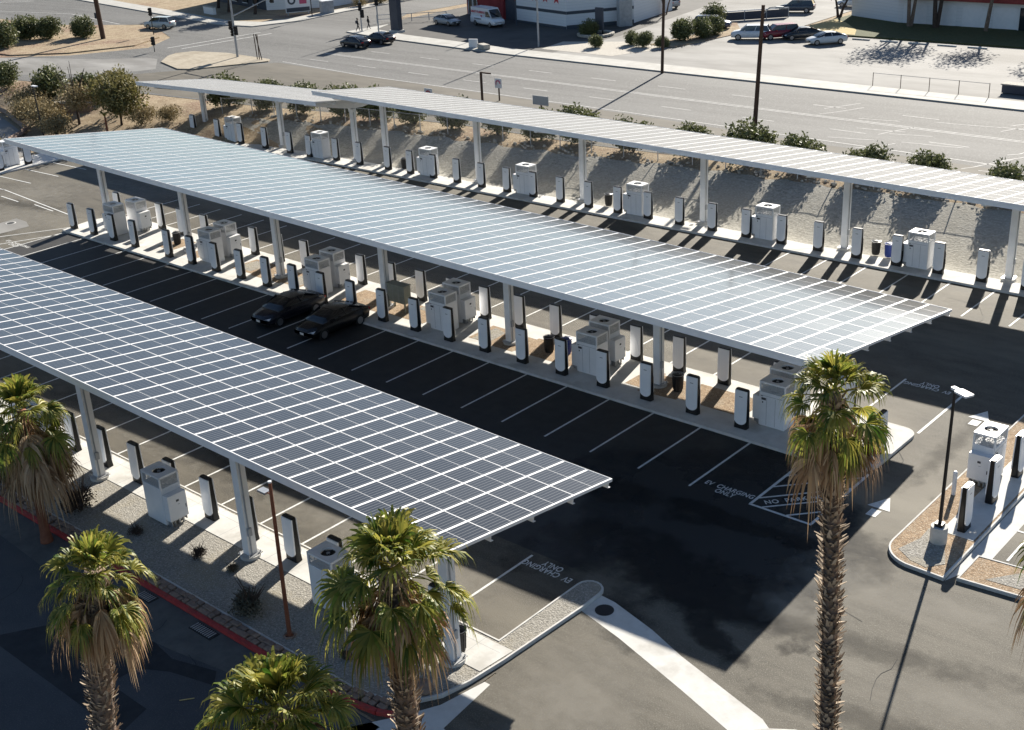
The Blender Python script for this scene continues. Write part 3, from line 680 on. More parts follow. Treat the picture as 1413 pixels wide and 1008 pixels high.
# ------------------------------------------------------------------ charging posts
def make_charger():
    root=empty('charging_post')
    # black core, front faces -Y
    mb=MB()
    def ring(z,w,d,yo=0,r=.07):
        pts=[]
        for cx,cy,a in ((w/2-r,d/2-r,0),(-w/2+r,d/2-r,90),(-w/2+r,-d/2+r,180),(w/2-r,-d/2+r,270)):
            for k in range(4):
                t=R_(a+30*k); pts.append((cx+r*math.cos(t),cy+yo+r*math.sin(t),z))
        return pts
    mb.loft([ring(0,.69,.34,-.01),ring(.30,.68,.30),ring(1.9,.65,.22),ring(1.97,.64,.21)],M['black'])
    mb.build('body',root)
    def shell(sign):
        mb=MB(); n=10; hw=.325
        out=[(-hw,1.95),(-hw,.46)]+[(hw*math.cos(R_(180+18*k)),.46+.25*math.sin(R_(180+18*k))) for k in range(1,10)]+[(hw,.46),(hw,1.95)]
        yy=lambda z:(-.153+.042*(z-.3)/1.6)
        fr=[(x*.97,(yy(z)-.028)*sign,z) for x,z in out]; bk=[(x,(yy(z)+.02)*sign,z) for x,z in out]
        m=len(out); mb.add(fr+bk,[tuple(range(m)),tuple(range(2*m-1,m-1,-1))]+[(i,(i+1)%m,m+(i+1)%m,m+i) for i in range(m)],M['chargerwhite'])
        return mb
    shell(1).build('front_panel',root); shell(-1).build('rear_panel',root)
    mb=MB(); mb.box(-.09,-.1505,1.62,.09,-.1445,1.66,M['groove']); mb.build('screen_mark',root)
    mb=MB(); mb.loft([ring(1.972,.65,.24),ring(2.0,.62,.21)],M['black']); mb.build('top_cap',root)
    mb=MB(); mb.tube([(.33,.0,1.5),(.40,-.03,1.3),(.42,-.06,.7),(.39,-.06,.3),(.36,-.02,.45),(.35,.0,1.0)],.024,M['black'],6); mb.build('cable',root)
    return root
CH0=make_charger(); used=[False]
def charger(x,y,rz,label,group,z=.15):
    if not used[0]: c=CH0; used[0]=True
    else: c=copy_tree(CH0)
    c.location=(x,y,z); c.rotation_euler.z=rz; tag(c,label,'charging post',group); return c
# central island, near side
cx=[22.95]+[k*2.743 for k in range(6,-12,-1)]+[-34.4,-37.2,-39.9,-42.7]
xs_=[k*2.743 for k in range(6,-12,-1)]+[-34.4,-37.2,-39.9,-42.7]
for i,x in enumerate(xs_):
    charger(x,0,0,'charging post on the near side of the central island, %s from the right'%ORD[i+1],'charging posts on the near side of the central island')
fx=[19.9]+[13.1,10.35,7.6,4.85,2.0,-.7,-3.4,-6.1,-8.75,-11.4,-14.2,-17,-19.8,-22.55,-25.3,-28.0,-31.0,-33.9,-36.6,-42.4]
fx.insert(1,16.3)
for i,x in enumerate(fx):
    charger(x,3.8 if i else 4.9-.9,PI,'charging post on the far side of the central island, %s from the right'%ORD[i+1],'charging posts on the far side of the central island')
charger(22.75,1.45,PI/2,'black sided charging post alone on the rounded right end of the central island','charging posts at the end of the central island')
bx=[17.68-2.743*k for k in range(0,20)]
bx=[20.4]+bx
for i,x in enumerate(bx):
    charger(x,25.45,0,'charging post in the rear row below the gravel bank, %s from the right'%ORD[i+1],'charging posts in the rear row')
for i,x in enumerate([-37.9,-41.0,-44.2,-47.0,-50.6,-54.3,-57.9,-61.9]):
    charger(x,24.9 if x<-42 else 25.3,0,'small far charging post under the short rear canopy, %s from its right end'%ORD[i+1],'charging posts under the short rear canopy')
for i,k in enumerate([5,4,3,2,1,0,-1,-2,-3,-4,-5,-6]):
    charger(2.665+.1+k*2.743,-20.6,PI,'charging post in the front row by the street, %s from the right'%ORD[i+1],'charging posts in the front row')
for i,(y,l) in enumerate(((-2.7,'nearest the black lamp post'),(.1,'beside the white cabinet'),(2.9,'behind the white cabinet at the right edge'),(5.8,'farthest from the lamp post'))):
    charger(28.4,y,PI/2,'right hand island charging post, '+l,'charging posts on the right hand island')
for i,(y,l) in enumerate(((6.3,'in front of the cabinet'),(9.1,'closer to the canopy corner'),(3.6,'just cut by the photo edge'))):
    charger(-65.9,y,PI/2,'far left charging post, the one '+l,'charging posts at the far left kerb')

# ------------------------------------------------------------------ power cabinets
def make_cabinet():
    root=empty('power_cabinet')
    L_,D,Hb,Ht=.68,.48,1.78,2.28
    mb=MB(); mb.box(-L_,-D,.05,L_,D,Hb,M['white']); mb.build('body',root,bevel=.015)
    mb=MB(); mb.box(-L_+.04,-D+.04,0,L_-.04,D-.04,.05,M['kerb']); mb.build('plinth',root)
    mb=MB()
    for x0,x1 in ((-L_,-L_+.07),(L_-.07,L_)):
        for y0,y1 in ((-D,-D+.07),(D-.07,D)): mb.box(x0,y0,Hb+.002,x1,y1,Ht,M['white'])
    [mb.box(sx*L_-(.06 if sx>0 else 0),-D+.06,Ht-.05,sx*L_+(.06 if sx<0 else 0),D-.06,Ht-.002,M['white']) for sx in (-1,1)]; mb.box(-L_,-D,Ht-.05,L_,-D+.06,Ht-.002,M['white']); mb.box(-L_,D-.06,Ht-.05,L_,D,Ht-.002,M['white'])
    mb.build('grille_frame',root)
    mb=MB(); g=.03
    mb.quad((-L_+.07,-D+g,Hb),(L_-.07,-D+g,Hb),(L_-.07,-D+g,Ht-.05),(-L_+.07,-D+g,Ht-.05),M['perf'])
    mb.quad((-L_+.07,D-g,Hb),(L_-.07,D-g,Hb),(L_-.07,D-g,Ht-.05),(-L_+.07,D-g,Ht-.05),M['perf'])
    mb.quad((-L_+g,-D+.07,Hb),(-L_+g,D-.07,Hb),(-L_+g,D-.07,Ht-.05),(-L_+g,-D+.07,Ht-.05),M['perf'])
    mb.quad((L_-g,-D+.07,Hb),(L_-g,D-.07,Hb),(L_-g,D-.07,Ht-.05),(L_-g,-D+.07,Ht-.05),M['perf'])
    mb.build('grille',root,fix=False)
    # top with a round fan opening
    mb=MB(); n=32; r=.3
    ring=[(r*math.cos(2*PI*k/n),r*math.sin(2*PI*k/n)) for k in range(n)]
    def edge(x,y):
        s=max(abs(x)/L_,abs(y)/D); return (x/s,y/s)
    outr=[edge(x,y) for x,y in ring]
    for c in ((L_,D),(-L_,D),(-L_,-D),(L_,-D)):
        k=min(range(n),key=lambda i:abs(outr[i][0]-c[0])+abs(outr[i][1]-c[1])); outr[k]=c
    vs=[(x,y,Ht+.04) for x,y in ring]+[(x,y,Ht+.04) for x,y in outr]+[(x,y,Ht) for x,y in outr]+[(x,y,Ht-.03) for x,y in ring]
    fs=[]
    for k in range(n):
        j=(k+1)%n; fs+=[(k,j,n+j,n+k),(n+k,n+j,2*n+j,2*n+k),(3*n+k,3*n+j,j,k),(2*n+k,2*n+j,3*n+j,3*n+k)]
    mb.add(vs,fs,M['white']); mb.build('top_cover',root)
    mb=MB(); mb.cyl(0,0,Ht-.12,Ht-.06,.29,.29,M['fan'],24); mb.cyl(0,0,Ht-.06,Ht+.0,.07,.07,M['groove'],12)
    for k in range(5):
        t=2*PI*k/5; c,s=math.cos(t),math.sin(t)
        mb.add([(c*.06-s*.02,s*.06+c*.02,Ht-.03),(c*.28-s*.07,s*.28+c*.07,Ht-.05),(c*.28+s*.07,s*.28-c*.07,Ht-.02),(c*.06+s*.02,s*.06-c*.02,Ht-.01)],[(0,1,2,3)],M['fan'])
    mb.build('fan',root)
    mb=MB(); mb.box(-L_-.36,-.46,.30,-L_-.004,.46,1.5,M['white']); sb=mb.build('side_box',root,bevel=.015)
    mb=MB(); mb.box(-L_-.366,-.08,1.12,-L_-.361,.06,1.22,M['sticker']); mb.box(-L_-.366,-.1,.98,-L_-.361,0,1.0,M['groove']); mb.box(-L_-.366,-.4,.7,-L_-.361,-.36,.86,M['sticker']); mb.build('sticker',sb)
    mb=MB()
    for y in (-.25,-.05,.18): mb.tube([(-L_-.2,y,.3),(-L_-.2,y,0)],.05,M['galv'],8)
    mb.box(-L_-.3,-.4,.12,-L_-.02,-.36,.3,M['galv']); mb.box(-L_-.3,.34,.0,-L_-.02,.38,.3,M['galv']); mb.build('conduit',root)
    # front door grooves, stickers
    mb=MB(); 
    for x in (-.28,.18): mb.box(x-.008,-D-.003,.12,x+.008,-D-.001,1.55,M['groove'])
    mb.box(-.62,-D-.003,1.6,.62,-D-.001,1.615,M['groove'])
    mb.box(-L_+.12,-D-.006,1.38,-L_+.36,-D-.001,1.5,M['sticker']); mb.box(-L_+.16,-D-.006,1.22,-L_+.22,-D-.001,1.3,M['sticker']); mb.box(-L_+.08,-D-.006,1.56,-L_+.2,-D-.001,1.59,M['sticker'])
    mb.build('door_marks',root)
    return root
CB0=make_cabinet(); usedc=[False]
def cabinet(x,y,rz,label,group):
    if not usedc[0]: c=CB0; usedc[0]=True
    else: c=copy_tree(CB0)
    c.location=(x,y,.15); c.rotation_euler.z=rz; tag(c,label,'power cabinet',group)
for i,x in enumerate([17.65,6.65,-4.25,-15.3,-26.6,-38.5]):
    cabinet(x,1.15,0,'power cabinet on the central island, nearer unit of the %s pair from the right'%ORD[i+1],'power cabinets on the central island')
    cabinet(x-.4 if i<5 else x+.5,2.75,PI,'power cabinet on the central island, farther unit of the %s pair from the right'%ORD[i+1],'power cabinets on the central island')
for i,x in enumerate([13.5,2.55,-8.3,-19.1,-29.9,-43.0,-55.8]):
    cabinet(x,25.95 if x>-40 else 25.3,0,'white power cabinet in the rear row, %s from the right'%ORD[i+1],'power cabinets in the rear row')
for i,x in enumerate([12.0,1.1,-9.8]):
    cabinet(x,-21.75,PI,'white power cabinet beside the front walk, '+['partly behind the palm','in full view between two posts','behind the left palm crown'][i],'power cabinets in the front row')
cabinet(27.45,1.9,PI/2,'bright white power cabinet on the right hand island by the lamp post','power cabinets on the right hand island')
cabinet(-67.1,8.0,PI/2,'distant white power cabinet at the far left kerb','power cabinets at the far left')

# ------------------------------------------------------------------ bins
def make_bin(mat):
    root=empty('trash_bin'); mb=MB(); mb.cyl(0,0,0,.82,.23,.28,mat,20)
    for k in range(10):
        t=2*PI*k/10; mb.tube([(.245*math.cos(t),.245*math.sin(t),.08),(.285*math.cos(t),.285*math.sin(t),.74)],.014,mat,4)
    mb.build('barrel',root)
    mb=MB(); mb.cyl(0,0,.82,.87,.31,.31,mat,20); mb.cyl(0,0,.87,.93,.29,.14,mat,20); mb.build('lid',root)
    mb=MB(); mb.tube([(.31*math.cos(t),.31*math.sin(t),.9) for t in [2*PI*k/16 for k in range(17)]],.012,M['galv'],5,False)
    mb.tube([(-.1,0,.93),(-.08,0,1.0),(.08,0,1.0),(.1,0,.93)],.014,M['galv'],5); mb.build('handle',root)
    return root
B0=make_bin(M['bin']); B1=make_bin(M['binblue'])
bins=[(3.0,1.95,'black trash bin beside the second post of the central island',0),(11.65,1.75,'black trash bin at the foot of the rightmost central post',0),
 (-32.2,2.1,'black trash bin on the left part of the central island',0),(10.15,26.75,'black trash bin in the rear row next to the blue bin',0),
 (-11.5,26.6,'black trash bin at the foot of the gravel bank left of a post',0),(-33.4,26.4,'small far black trash bin near the short canopy',0),
 (-6.75,-21.95,'black trash bin under the left palm beside the front post',0),(-7.3,-22.3,'second black trash bin partly hidden by the palm skirt',0),
 (11.05,26.75,'blue recycling bin in the rear row',1),(3.95,2.3,'blue recycling bin half hidden behind a central charging post',1),(17.75,-20.95,'black trash bin behind the rightmost front post',0)]
ub=[0,0]
for x,y,l,k in bins:
    s=(B0,B1)[k]; c=s if not ub[k] else copy_tree(s); ub[k]=1
    c.location=(x,y,.15); tag(c,l,'trash bin','trash bins on the islands')
# green utility cabinet on legs
r=empty('utility_cabinet',(-8.7,1.85,.15)); tag(r,'grey green electrical cabinet on legs between the central posts','electrical cabinet')
mb=MB(); mb.box(-.75,-.28,.55,.75,.28,1.65,M['greencab']); b=mb.build('box',r,bevel=.02)
mb=MB(); mb.box(-.78,-.31,1.65,.78,.31,1.7,M['greencab']); mb.build('roof',r)
mb=MB(); [mb.box(x-.006,-.286,.6,x+.006,-.281,1.6,M['groove']) for x in (-.25,.25)]; mb.build('door_seam',b)
for x in (-.7,.7):
    for y in (-.24,.24):
        mb=MB(); mb.box(x-.04,y-.04,0,x+.04,y+.04,.55 if x>0 else .9,M['greencab']); mb.build('leg',r)
mb=MB(); mb.tube([(-1.0,-.3,0),(-1.0,-.3,1.9)],.03,M['greencab'],6); mb.tube([(-1.0,-.3,.9),(-.75,-.3,.9)],.02,M['greencab'],6); mb.build('stake',r)
# bollard
mb=MB(); mb.cyl(0,0,0,1.05,.09,.09,M['white'],14); mb.cyl(0,0,1.05,1.1,.09,.05,M['white'],14)
tag(mb.build('bollard',loc=(26.95,-.3,.14),smooth=False),'white round bollard on the soil edge of the right hand island','bollard')

# ------------------------------------------------------------------ lamps and poles
r=empty('lamp_post',(28.0,-4.2,.13)); tag(r,'tall black lamp post on round concrete base on the right hand island','lamp post')
mb=MB(); mb.cyl(0,0,0,.72,.33,.33,M['kerb'],28); mb.build('concrete_base',r)
mb=MB(); mb.box(-.16,-.16,.72,.16,.16,.86,M['blackpole']); mb.tube([(0,0,.72),(.06,0,6.7)],[.075,.055],M['blackpole'],12); mb.build('pole',r)
mb=MB(); mb.box(-.05,-.09,6.62,.55,.09,6.72,M['white']); mb.box(.25,-.2,6.62,.85,.2,6.7,M['white']); mb.build('lamp_head',r,rotz=R_(-25))
r=empty('lamp_post',(12.2,-24.1,.13)); tag(r,'rusty brown lamp post standing in the gravel near the red kerb','lamp post')
mb=MB(); mb.tube([(0,0,0),(.1,0,6.4)],[.085,.06],M['rust'],12); mb.box(-.12,-.12,0,.12,.12,.05,M['rust']); mb.build('pole',r)
mb=MB(); mb.cyl(.1,0,6.4,6.46,.07,.07,M['white'],12); mb.build('cap',r)
mb=MB(); mb.tube([(.1,0,5.9),(-.15,.0,5.95)],.025,M['rust'],6); mb.box(-.52,-.14,5.9,-.1,.14,5.98,M['galv']); mb.build('lamp_head',r)
mb=MB(); mb.tube([(1.5*math.cos(t)*.14,1.5*math.sin(t)*.14,.02) for t in [0,1,2,3,4,5,6.28]],.05,M['stone'],6,False); mb.build('collar',r)
r=empty('lamp_post',(-75.8,16.3,.1)); tag(r,'thin black lamp post among the desert shrubs at upper left','lamp post')
mb=MB(); mb.tube([(0,0,-.2),(-.3,0,5.1)],[.09,.06],M['blackpole'],8); mb.build('pole',r); mb=MB(); mb.box(-.35,-.15,5.08,.5,.15,5.18,M['white']); mb.build('lamp_head',r)
def upole(x,y,h,lab,lean=(0,0),rad=(.17,.12),arm=None,z=ROAD,mat='wood'):
    r=empty('utility_pole',(x,y,z)); tag(r,lab,'utility pole'); mb=MB(); mb.tube([(0,0,-.3),(lean[0],lean[1],h)],rad,M[mat],10); mb.build('pole',r)
    if arm:
        mb=MB(); mb.tube(arm,.05,M['galvpole'],6); a=mb.build('arm',r)
        ex=arm[-1]; mb=MB(); mb.box(ex[0]-.1,ex[1]-.15,ex[2]-.08,ex[0]+.6,ex[1]+.15,ex[2]+.05,M['galvpole']); mb.build('lamp_head',a)
    return r
upole(-11.9,48.3,10.4,'tall dark wooden pole rising from the road behind the rear canopy',(.5,0),(.21,.15),[(.45,0,9.6),(1.1,0,10.2),(1.8,0,10.3)])
upole(-33.7,65.6,14,'thin dark wooden pole at the far kerb beside the pale lot',(.4,0),(.17,.13))
upole(-120.3,51.4,14,'thick brown wooden pole on the scrub corner at upper left',(-.6,0),(.36,.3))
upole(-9.9+.1,113,6,'thin grey pole at the back of the pale lot',(0,0),(.1,.08),mat='galvpole')
upole(-57.5,73.3,12,'thin grey steel pole beside the star building',(0,0),(.12,.1),mat='galvpole')
# dark slab of a monument sign
r=empty('pylon_sign',(-83.6,74.2,ROAD+.1)); tag(r,'thick dark brown sign pylon at the corner of the far pavement','sign pylon')
mb=MB(); mb.box(-.75,-.4,-.2,.75,.4,9,M['walldark']); mb.build('column',r); mb=MB(); mb.box(-.95,-.6,-.2,.95,.6,.25,M['kerb']); mb.build('footing',r)
# traffic signals
def signal(x,y,h,lab,heads,arm=None,rad=.1,mat='galvpole'):
    r=empty('traffic_signal',(x,y,ROAD+.1)); tag(r,lab,'traffic signal')
    mb=MB(); mb.tube([(0,0,-.2),(0,0,h)],[rad,rad*.7],M[mat],10); mb.build('pole',r)
    if arm: mb=MB(); mb.tube(arm,[.09,.05],M[mat],8); mb.build('arm',r)
    for hx,hy,hz in heads:
        mb=MB(); mb.box(hx-.2,hy-.15,hz-.55,hx+.2,hy+.15,hz+.55,M['blackpole']); hd=mb.build('signal_head',r)
        for k,c in enumerate(('taillight','yellowline','bin')):
            mb=MB(); mb.tube([(hx,hy-.15,hz+.34-.34*k),(hx,hy-.3,hz+.34-.34*k)],.13,M['blackpole'],10); mb.cyl(hx,hy,0,.001,.001,.001,M[c],3); mb.build('visor',hd)
    return r
s=signal(-87.9,50.4,10,'tall grey signal mast with long arm on the stony road nose',[(-.6,0,3.9),(.35,0,3.3),(-.3,0,3.1),(3.6,3.6,6.9)],[(0,0,5),(4.5,4.5,7.6)],.16)
signal(-85.2,72.3,9,'thin signal pole at the far corner beside the two walkers',[(0,0,4.2)])
signal(-88.7,72.4,4.3,'short pedestrian signal post left of the far corner pole',[(0,0,3.3),(.35,0,2.4)])
signal(-116.4,57.2,3.6,'signal post standing on the point of the scrub corner',[(0,0,3.2)],rad=.07,mat='blackpole')
signal(-107.2,79.2,8,'dark signal pole on the corner by the white wall',[(0,0,4.6)],rad=.08,mat='blackpole')
signal(-103.0,48.3,1.2,'low black signal head at the tip of the dirt corner',[(0,0,1.3)],rad=.06,mat='blackpole')
r=empty('street_sign',(-122.7,52.6,ROAD)); tag(r,'small street sign on a dark post left of the brown pole','street sign')
mb=MB(); mb.tube([(0,0,0),(-.4,0,3.2)],.07,M['blackpole'],6); mb.build('post',r); mb=MB(); mb.box(-.9,-.04,2.6,.1,.04,3.4,M['walldark']); mb.build('board',r)
# leaning stakes and a young tree on the nose
for i,(x,l,t) in enumerate(((-83.9,'left',-.15),(-83.5,'middle',.1),(-83.0,'right',-.7))):
    mb=MB(); mb.tube([(0,0,-.1),(t,0,3.1)],.06,M['wood'],6); tag(mb.build('wooden_stake',loc=(x,50.4,ROAD+.1)),'thin wooden stake on the stony nose, the %s one of three'%l,'stake','wooden stakes on the road nose')

# signs by the verge
def vsign(x,y,w,h,ph,lab,mat,two=False,dec=None):
    r=empty('roadside_sign',(x,y,ROAD-.02)); tag(r,lab,'sign')
    for dx in ((-w*.35,w*.35) if two else (0,)):
        mb=MB(); mb.box(dx-.06,-.05,0,dx+.06,.05,ph,M['wood']); mb.build('post',r)
    if w:
        mb=MB(); mb.box(-w/2,-.09,ph-h,w/2,-.052,ph+.05,M[mat]); b=mb.build('board',r)
        if dec:
            mb=MB(); mb.tube([(w*.3*math.cos(t),-.095,ph-h/2+h*.32*math.sin(t)) for t in [k*PI/6 for k in range(8)]],.07,M[dec],6); mb.build('marking',b)
    return r
vsign(-45.0,41.4,1.1,1.1,1.6,'small white sign with red marking peeping above the rear canopy','sign',dec='signred')
vsign(-39.9,46.2,.9,.9,2.2,'white and red sign on a short post beside the road','sign',dec='pink')
vsign(-31.4,42.6,1.9,.8,1.9,'grey back of a wide road sign above the bushes','mesh')
r=empty('hanging_sign_frame',(-41.4,45.3,ROAD)); tag(r,'dark wooden sign post with a cross arm beside the road','sign post')
mb=MB(); mb.box(-.09,-.09,0,.09,.09,2.9,M['wood']); mb.build('post',r); mb=MB(); mb.box(0,-.06,2.75,1.3,.06,2.9,M['wood']); mb.build('arm',r)

# ------------------------------------------------------------------ fence on the bank
FP=[(-61.5,28.3),(-58.3,29.6),(-55.6,30.2),(-52.6,30.6),(-49.6,31.1),(-46.6,31.6),(-43.6,32.0),(-40.6,32.3),(-37.5,32.6),(-34.4,33),(-31.3,33.3),(-28.2,33.5),(-25.1,33.6),(-22,33.8),(-18.9,34.1),(-15.8,34.4),(-12.7,34.8),
    (-9.6,35.1),(-6.6,35.2),(-3.6,35.4),(-.6,35.6),(2.4,35.7),(5.4,35.9),(8.4,36),(11.4,36.1),(14.5,36.2),(17.6,36.3),(20.6,36.4),(23.6,36.5),(26.6,36.6)]
r=empty('chain_link_fence',(0,0,0)); tag(r,'low chain link fence along the top of the gravel bank','fence')
for x,y in FP:
    mb=MB(); mb.tube([(x,y,1.4),(x,y,3.25)],.045,M['galvpole'],6); mb.build('fence_post',r)
mb=MB(); mb.tube([(x,y,3.2) for x,y in FP],.025,M['galvpole'],5); mb.build('top_rail',r)
mb=MB()
for (a,b),(c,d) in zip(FP,FP[1:]): mb.quad((a,b,1.62),(c,d,1.62),(c,d,3.18),(a,b,3.18),M['chain'])
mb.build('wire_mesh',r,fix=False)

# ------------------------------------------------------------------ foliage
def leafball(mb,c,rad,n,size,mat,rnd,flat=1.0,shell=.55):
    for _ in range(n):
        while True:
            d=Vector((rnd.uniform(-1,1),rnd.uniform(-1,1),rnd.uniform(-1,1)))
            if .05<d.length<1: break
        d=d.normalized()*(shell+(1-shell)*rnd.random())*rnd.uniform(.85,1.12)
        p=Vector(c)+Vector((d.x*rad[0],d.y*rad[1],d.z*rad[2]))
        a=Vector((rnd.uniform(-1,1),rnd.uniform(-1,1),rnd.uniform(-.6,1.2))).normalized(); s=size*rnd.uniform(.6,1.3)
        b=a.orthogonal().normalized(); b=(Matrix.Rotation(rnd.uniform(0,6.3),3,a)@b)
        mb.add([p-a*s*.1,p+a*s*.5+b*s*.28,p+a*s*1.1,p+a*s*.5-b*s*.28],[(0,1,2,3)],mat)
def bush_mesh(seed,w,h,mat,n=900,size=.2,name='foliage',lobes=7):
    rnd=random.Random(seed); mb=MB()
    for i in range(lobes):
        a=rnd.uniform(0,6.28); rr=rnd.uniform(.12,.33)*w*(0 if i==0 else 1)
        lh=rnd.uniform(.34,.6)*h; zr=min(lh*1.05,h*rnd.uniform(.36,.5))
        leafball(mb,(rr*math.cos(a),rr*math.sin(a),lh),(w*rnd.uniform(.24,.36),w*rnd.uniform(.24,.36),zr),n//lobes,size,mat,rnd,shell=.45)
    return mb.mesh(name)
def twigs(seed,w,h,mat,n=14,name='branches'):
    rnd=random.Random(seed); mb=MB()
    for i in range(n):
        a=rnd.uniform(0,6.28); t=rnd.uniform(.1,.4)*w
        p1=Vector((t*.4*math.cos(a),t*.4*math.sin(a),h*.4)); p2=Vector((t*math.cos(a+.3),t*math.sin(a+.3),h*rnd.uniform(.7,.95)))
        mb.tube([(0,0,-.1),p1,p2],[.05,.03,.012],mat,5)
    return mb.mesh(name)
BM=[bush_mesh(i,2.9,2.4,M['bush'],n=4800,size=.2,lobes=11) for i in range(4)]
TW=[twigs(i,2.0,1.7,M['darkbark']) for i in range(2)]
bushcount=[0]
def bush(x,y,s,lab,mesh=None,tw=None,sz=1,z=None,name='bush',cat='bush',group=None,rz=None):
    r=empty(name,(x,y,H(x,y) if z is None else z),random.uniform(0,6) if rz is None else rz); r.scale=(s,s,s*sz)
    me=mesh or BM[bushcount[0]%4]; bushcount[0]+=1
    o=bpy.data.objects.new('foliage',me); COL.objects.link(o); o.parent=r
    o=bpy.data.objects.new('branches',tw or TW[bushcount[0]%2]); COL.objects.link(o); o.parent=r
    tag(r,lab,cat,group); return r
bl=[(27,38.2,1.1),(19.8,38.0,1.05),(14.2,37.6,1.0),(8.6,37.4,1.05),(3.9,37.2,1.05),(-.9,36.8,1.1),(-5.4,36.6,1.3),(-10.6,36.3,1.1),(-15.9,35.9,1.1),(-21.3,35.8,1.25),(-25.4,35.4,1.0),(-30.2,35.0,.95),(-35.6,34.8,1.1),(-40.0,34.4,1.05),
    (-44.6,33.8,1.15),(-49.0,33.2,1.2),(-53.8,32.4,1.2),(-58.6,31.6,1.1),(-63.4,30.6,1.25)]
for i,(x,y,s) in enumerate(bl):
    bush(x,y,s*1.12,'rounded bush on top of the gravel bank, %s from the right'%ORD[i+1],group='bushes along the top of the gravel bank',sz=1.0)
for x,y,s,l in ((-98.6,25.2,1.55,'first dark green bush from the left along the slip road kerb'),(-88.5,24.4,1.8,'second dark green bush from the left along the slip road kerb'),(-80.5,25.0,1.6,'third dark green bush from the left, partly behind a bare shrub')):
    bush(x,y,s*.85,l,group='bushes along the slip road')
for x,y,s,l in ((-127.5,40.5,2.0,'leftmost bush of the scrub corner cut by the photo edge'),(-134,47.5,1.7,'tall bush at the back of the scrub corner cluster'),(-131,46.0,1.8,'large olive bush in the middle of the scrub corner'),(-128.8,48.0,1.7,'bush at the right of the scrub corner cluster'),(-124.6,51.0,1.65,'single round bush standing apart beside the street sign'),(-137,43,1.9,'pale bush behind the scrub corner cluster')):
    bush(x,y,s*.82,l,group='bushes on the scrub corner')
OM=[bush_mesh(20+i,4.5,3.6,M['olive'],n=4200,size=.26,lobes=11) for i in range(2)]
DM=[bush_mesh(30+i,3.6,2.2,M['dry'],n=2600,size=.17,lobes=10) for i in range(3)]
def tree(x,y,s,lab,mesh,h0=1.2,z=None,cat='tree',name='tree',trunkr=.14,mat=None,lean=0.0,sz=1):
    z=H(x,y) if z is None else z
    r=empty(name,(x,y,z),random.uniform(0,6)); r.scale=(s,s,s*sz); tag(r,lab,cat)
    mb=MB(); rnd=random.Random(int(x*7+y)); m=mat or M['darkbark']
    mb.tube([(0,0,-.2),(.05+lean*.4,0,h0*.6),(lean,.05,h0+.6)],[trunkr,trunkr*.8,trunkr*.55],m,8)
    for k in range(7):
        a=k*.9+rnd.random(); mb.tube([(lean*.7,0,h0*.7),(lean+.6*math.cos(a),.6*math.sin(a),h0+.9),(lean+1.4*math.cos(a),1.4*math.sin(a),h0+1.9+rnd.random())],[trunkr*.55,trunkr*.3,.02],m,5)
    mb.build('trunk',r)
    o=bpy.data.objects.new('crown',mesh); COL.objects.link(o); o.parent=r; o.location=(lean,0,h0*.55); return r
tree(-69.6,21.6,1.28,'large olive green tree beside the left end of the rear canopy',OM[0],1.3)
tree(-73.2,23.4,1.15,'broad olive tree just left of the largest one',OM[1],1.2)
tree(-75.3,20.2,1.15,'half bare brown tree with visible dark trunk',DM[0],1.7,sz=1.25)
for x,y,s,l,m in ((-78.5,18.2,1.35,'wide dry brown shrub right of the black lamp post',1),(-82.5,19.5,1.3,'dry yellowish shrub behind the black lamp post',2),(-88.5,21.5,1.35,'dense grey brown shrub at the far left',0),(-85.8,20.2,1.1,'low tan shrub between the two dry shrubs',1),(-67.5,22.6,.9,'low dry shrub right of the large olive tree',2),(-65.3,24.6,.8,'dusty shrub at the foot of the canopy end',0),(-74.4,17.0,1.0,'small dry bush near the left canopy edge',2)):
    bush(x,y,s,l,DM[m],name='desert_shrub',cat='shrub',group='dry desert shrubs at the left')
bush(-72,8.8,1.0,'dry tan shrub cut by the left photo edge above the canopy corner',DM[1],name='desert_shrub',cat='shrub',z=0)
# small young palm with bare trunk in the scrub
r=empty('young_palm',(-69.1,19.6,H(-69.1,19.6))); tag(r,'tiny young palm with reddish trunk in front of the olive tree','palm')
mb=MB(); mb.tube([(0,0,-.1),(0,0,1.7)],[.13,.09],M['rust'],7); mb.build('trunk',r)
mb=MB(); rnd=random.Random(3)
for k in range(16):
    a=k*.39; mb.tube([(0,0,1.7),(.3*math.cos(a),.3*math.sin(a),2.1),(.55*math.cos(a),.55*math.sin(a),1.8+.3*rnd.random())],[.02,.035,.01],M['palmleaf'],4)
mb.build('crown',r)
# low stone wall of the driveway at left
mb=MB()
wp=[(-97,21.5),(-90.5,20.2),(-85,18.4),(-80.6,17),(-78.5,15.2),(-76.8,13)]
for a,b in zip(wp,wp[1:]): mb.tube([(a[0],a[1],.3),(b[0],b[1],.3)],.3,M['stone'],4)
tag(mb.build('block_wall'),'low curved block wall beside the pale driveway at upper left','wall')
sheet('driveway',[[(-160,3),(-160,19.5),(-97,20.6),(-90.5,19.4),(-85,17.8),(-80.6,16.4),(-78.8,14.8),(-77.2,12.5),(-70,11.5),(-69.2,3)]],2*LZ,M['bglot'])
mb=MB(); mb.box(-2.2,-.25,0,2.2,.25,1.0,M['stone']); mb.box(-2.3,-.3,1.0,2.3,.3,1.12,M['rock'])
tag(mb.build('stone_sign_wall',loc=(-80.3,22.6,.9),rotz=R_(25)),'short stone wall with pale cap among the shrubs','wall')
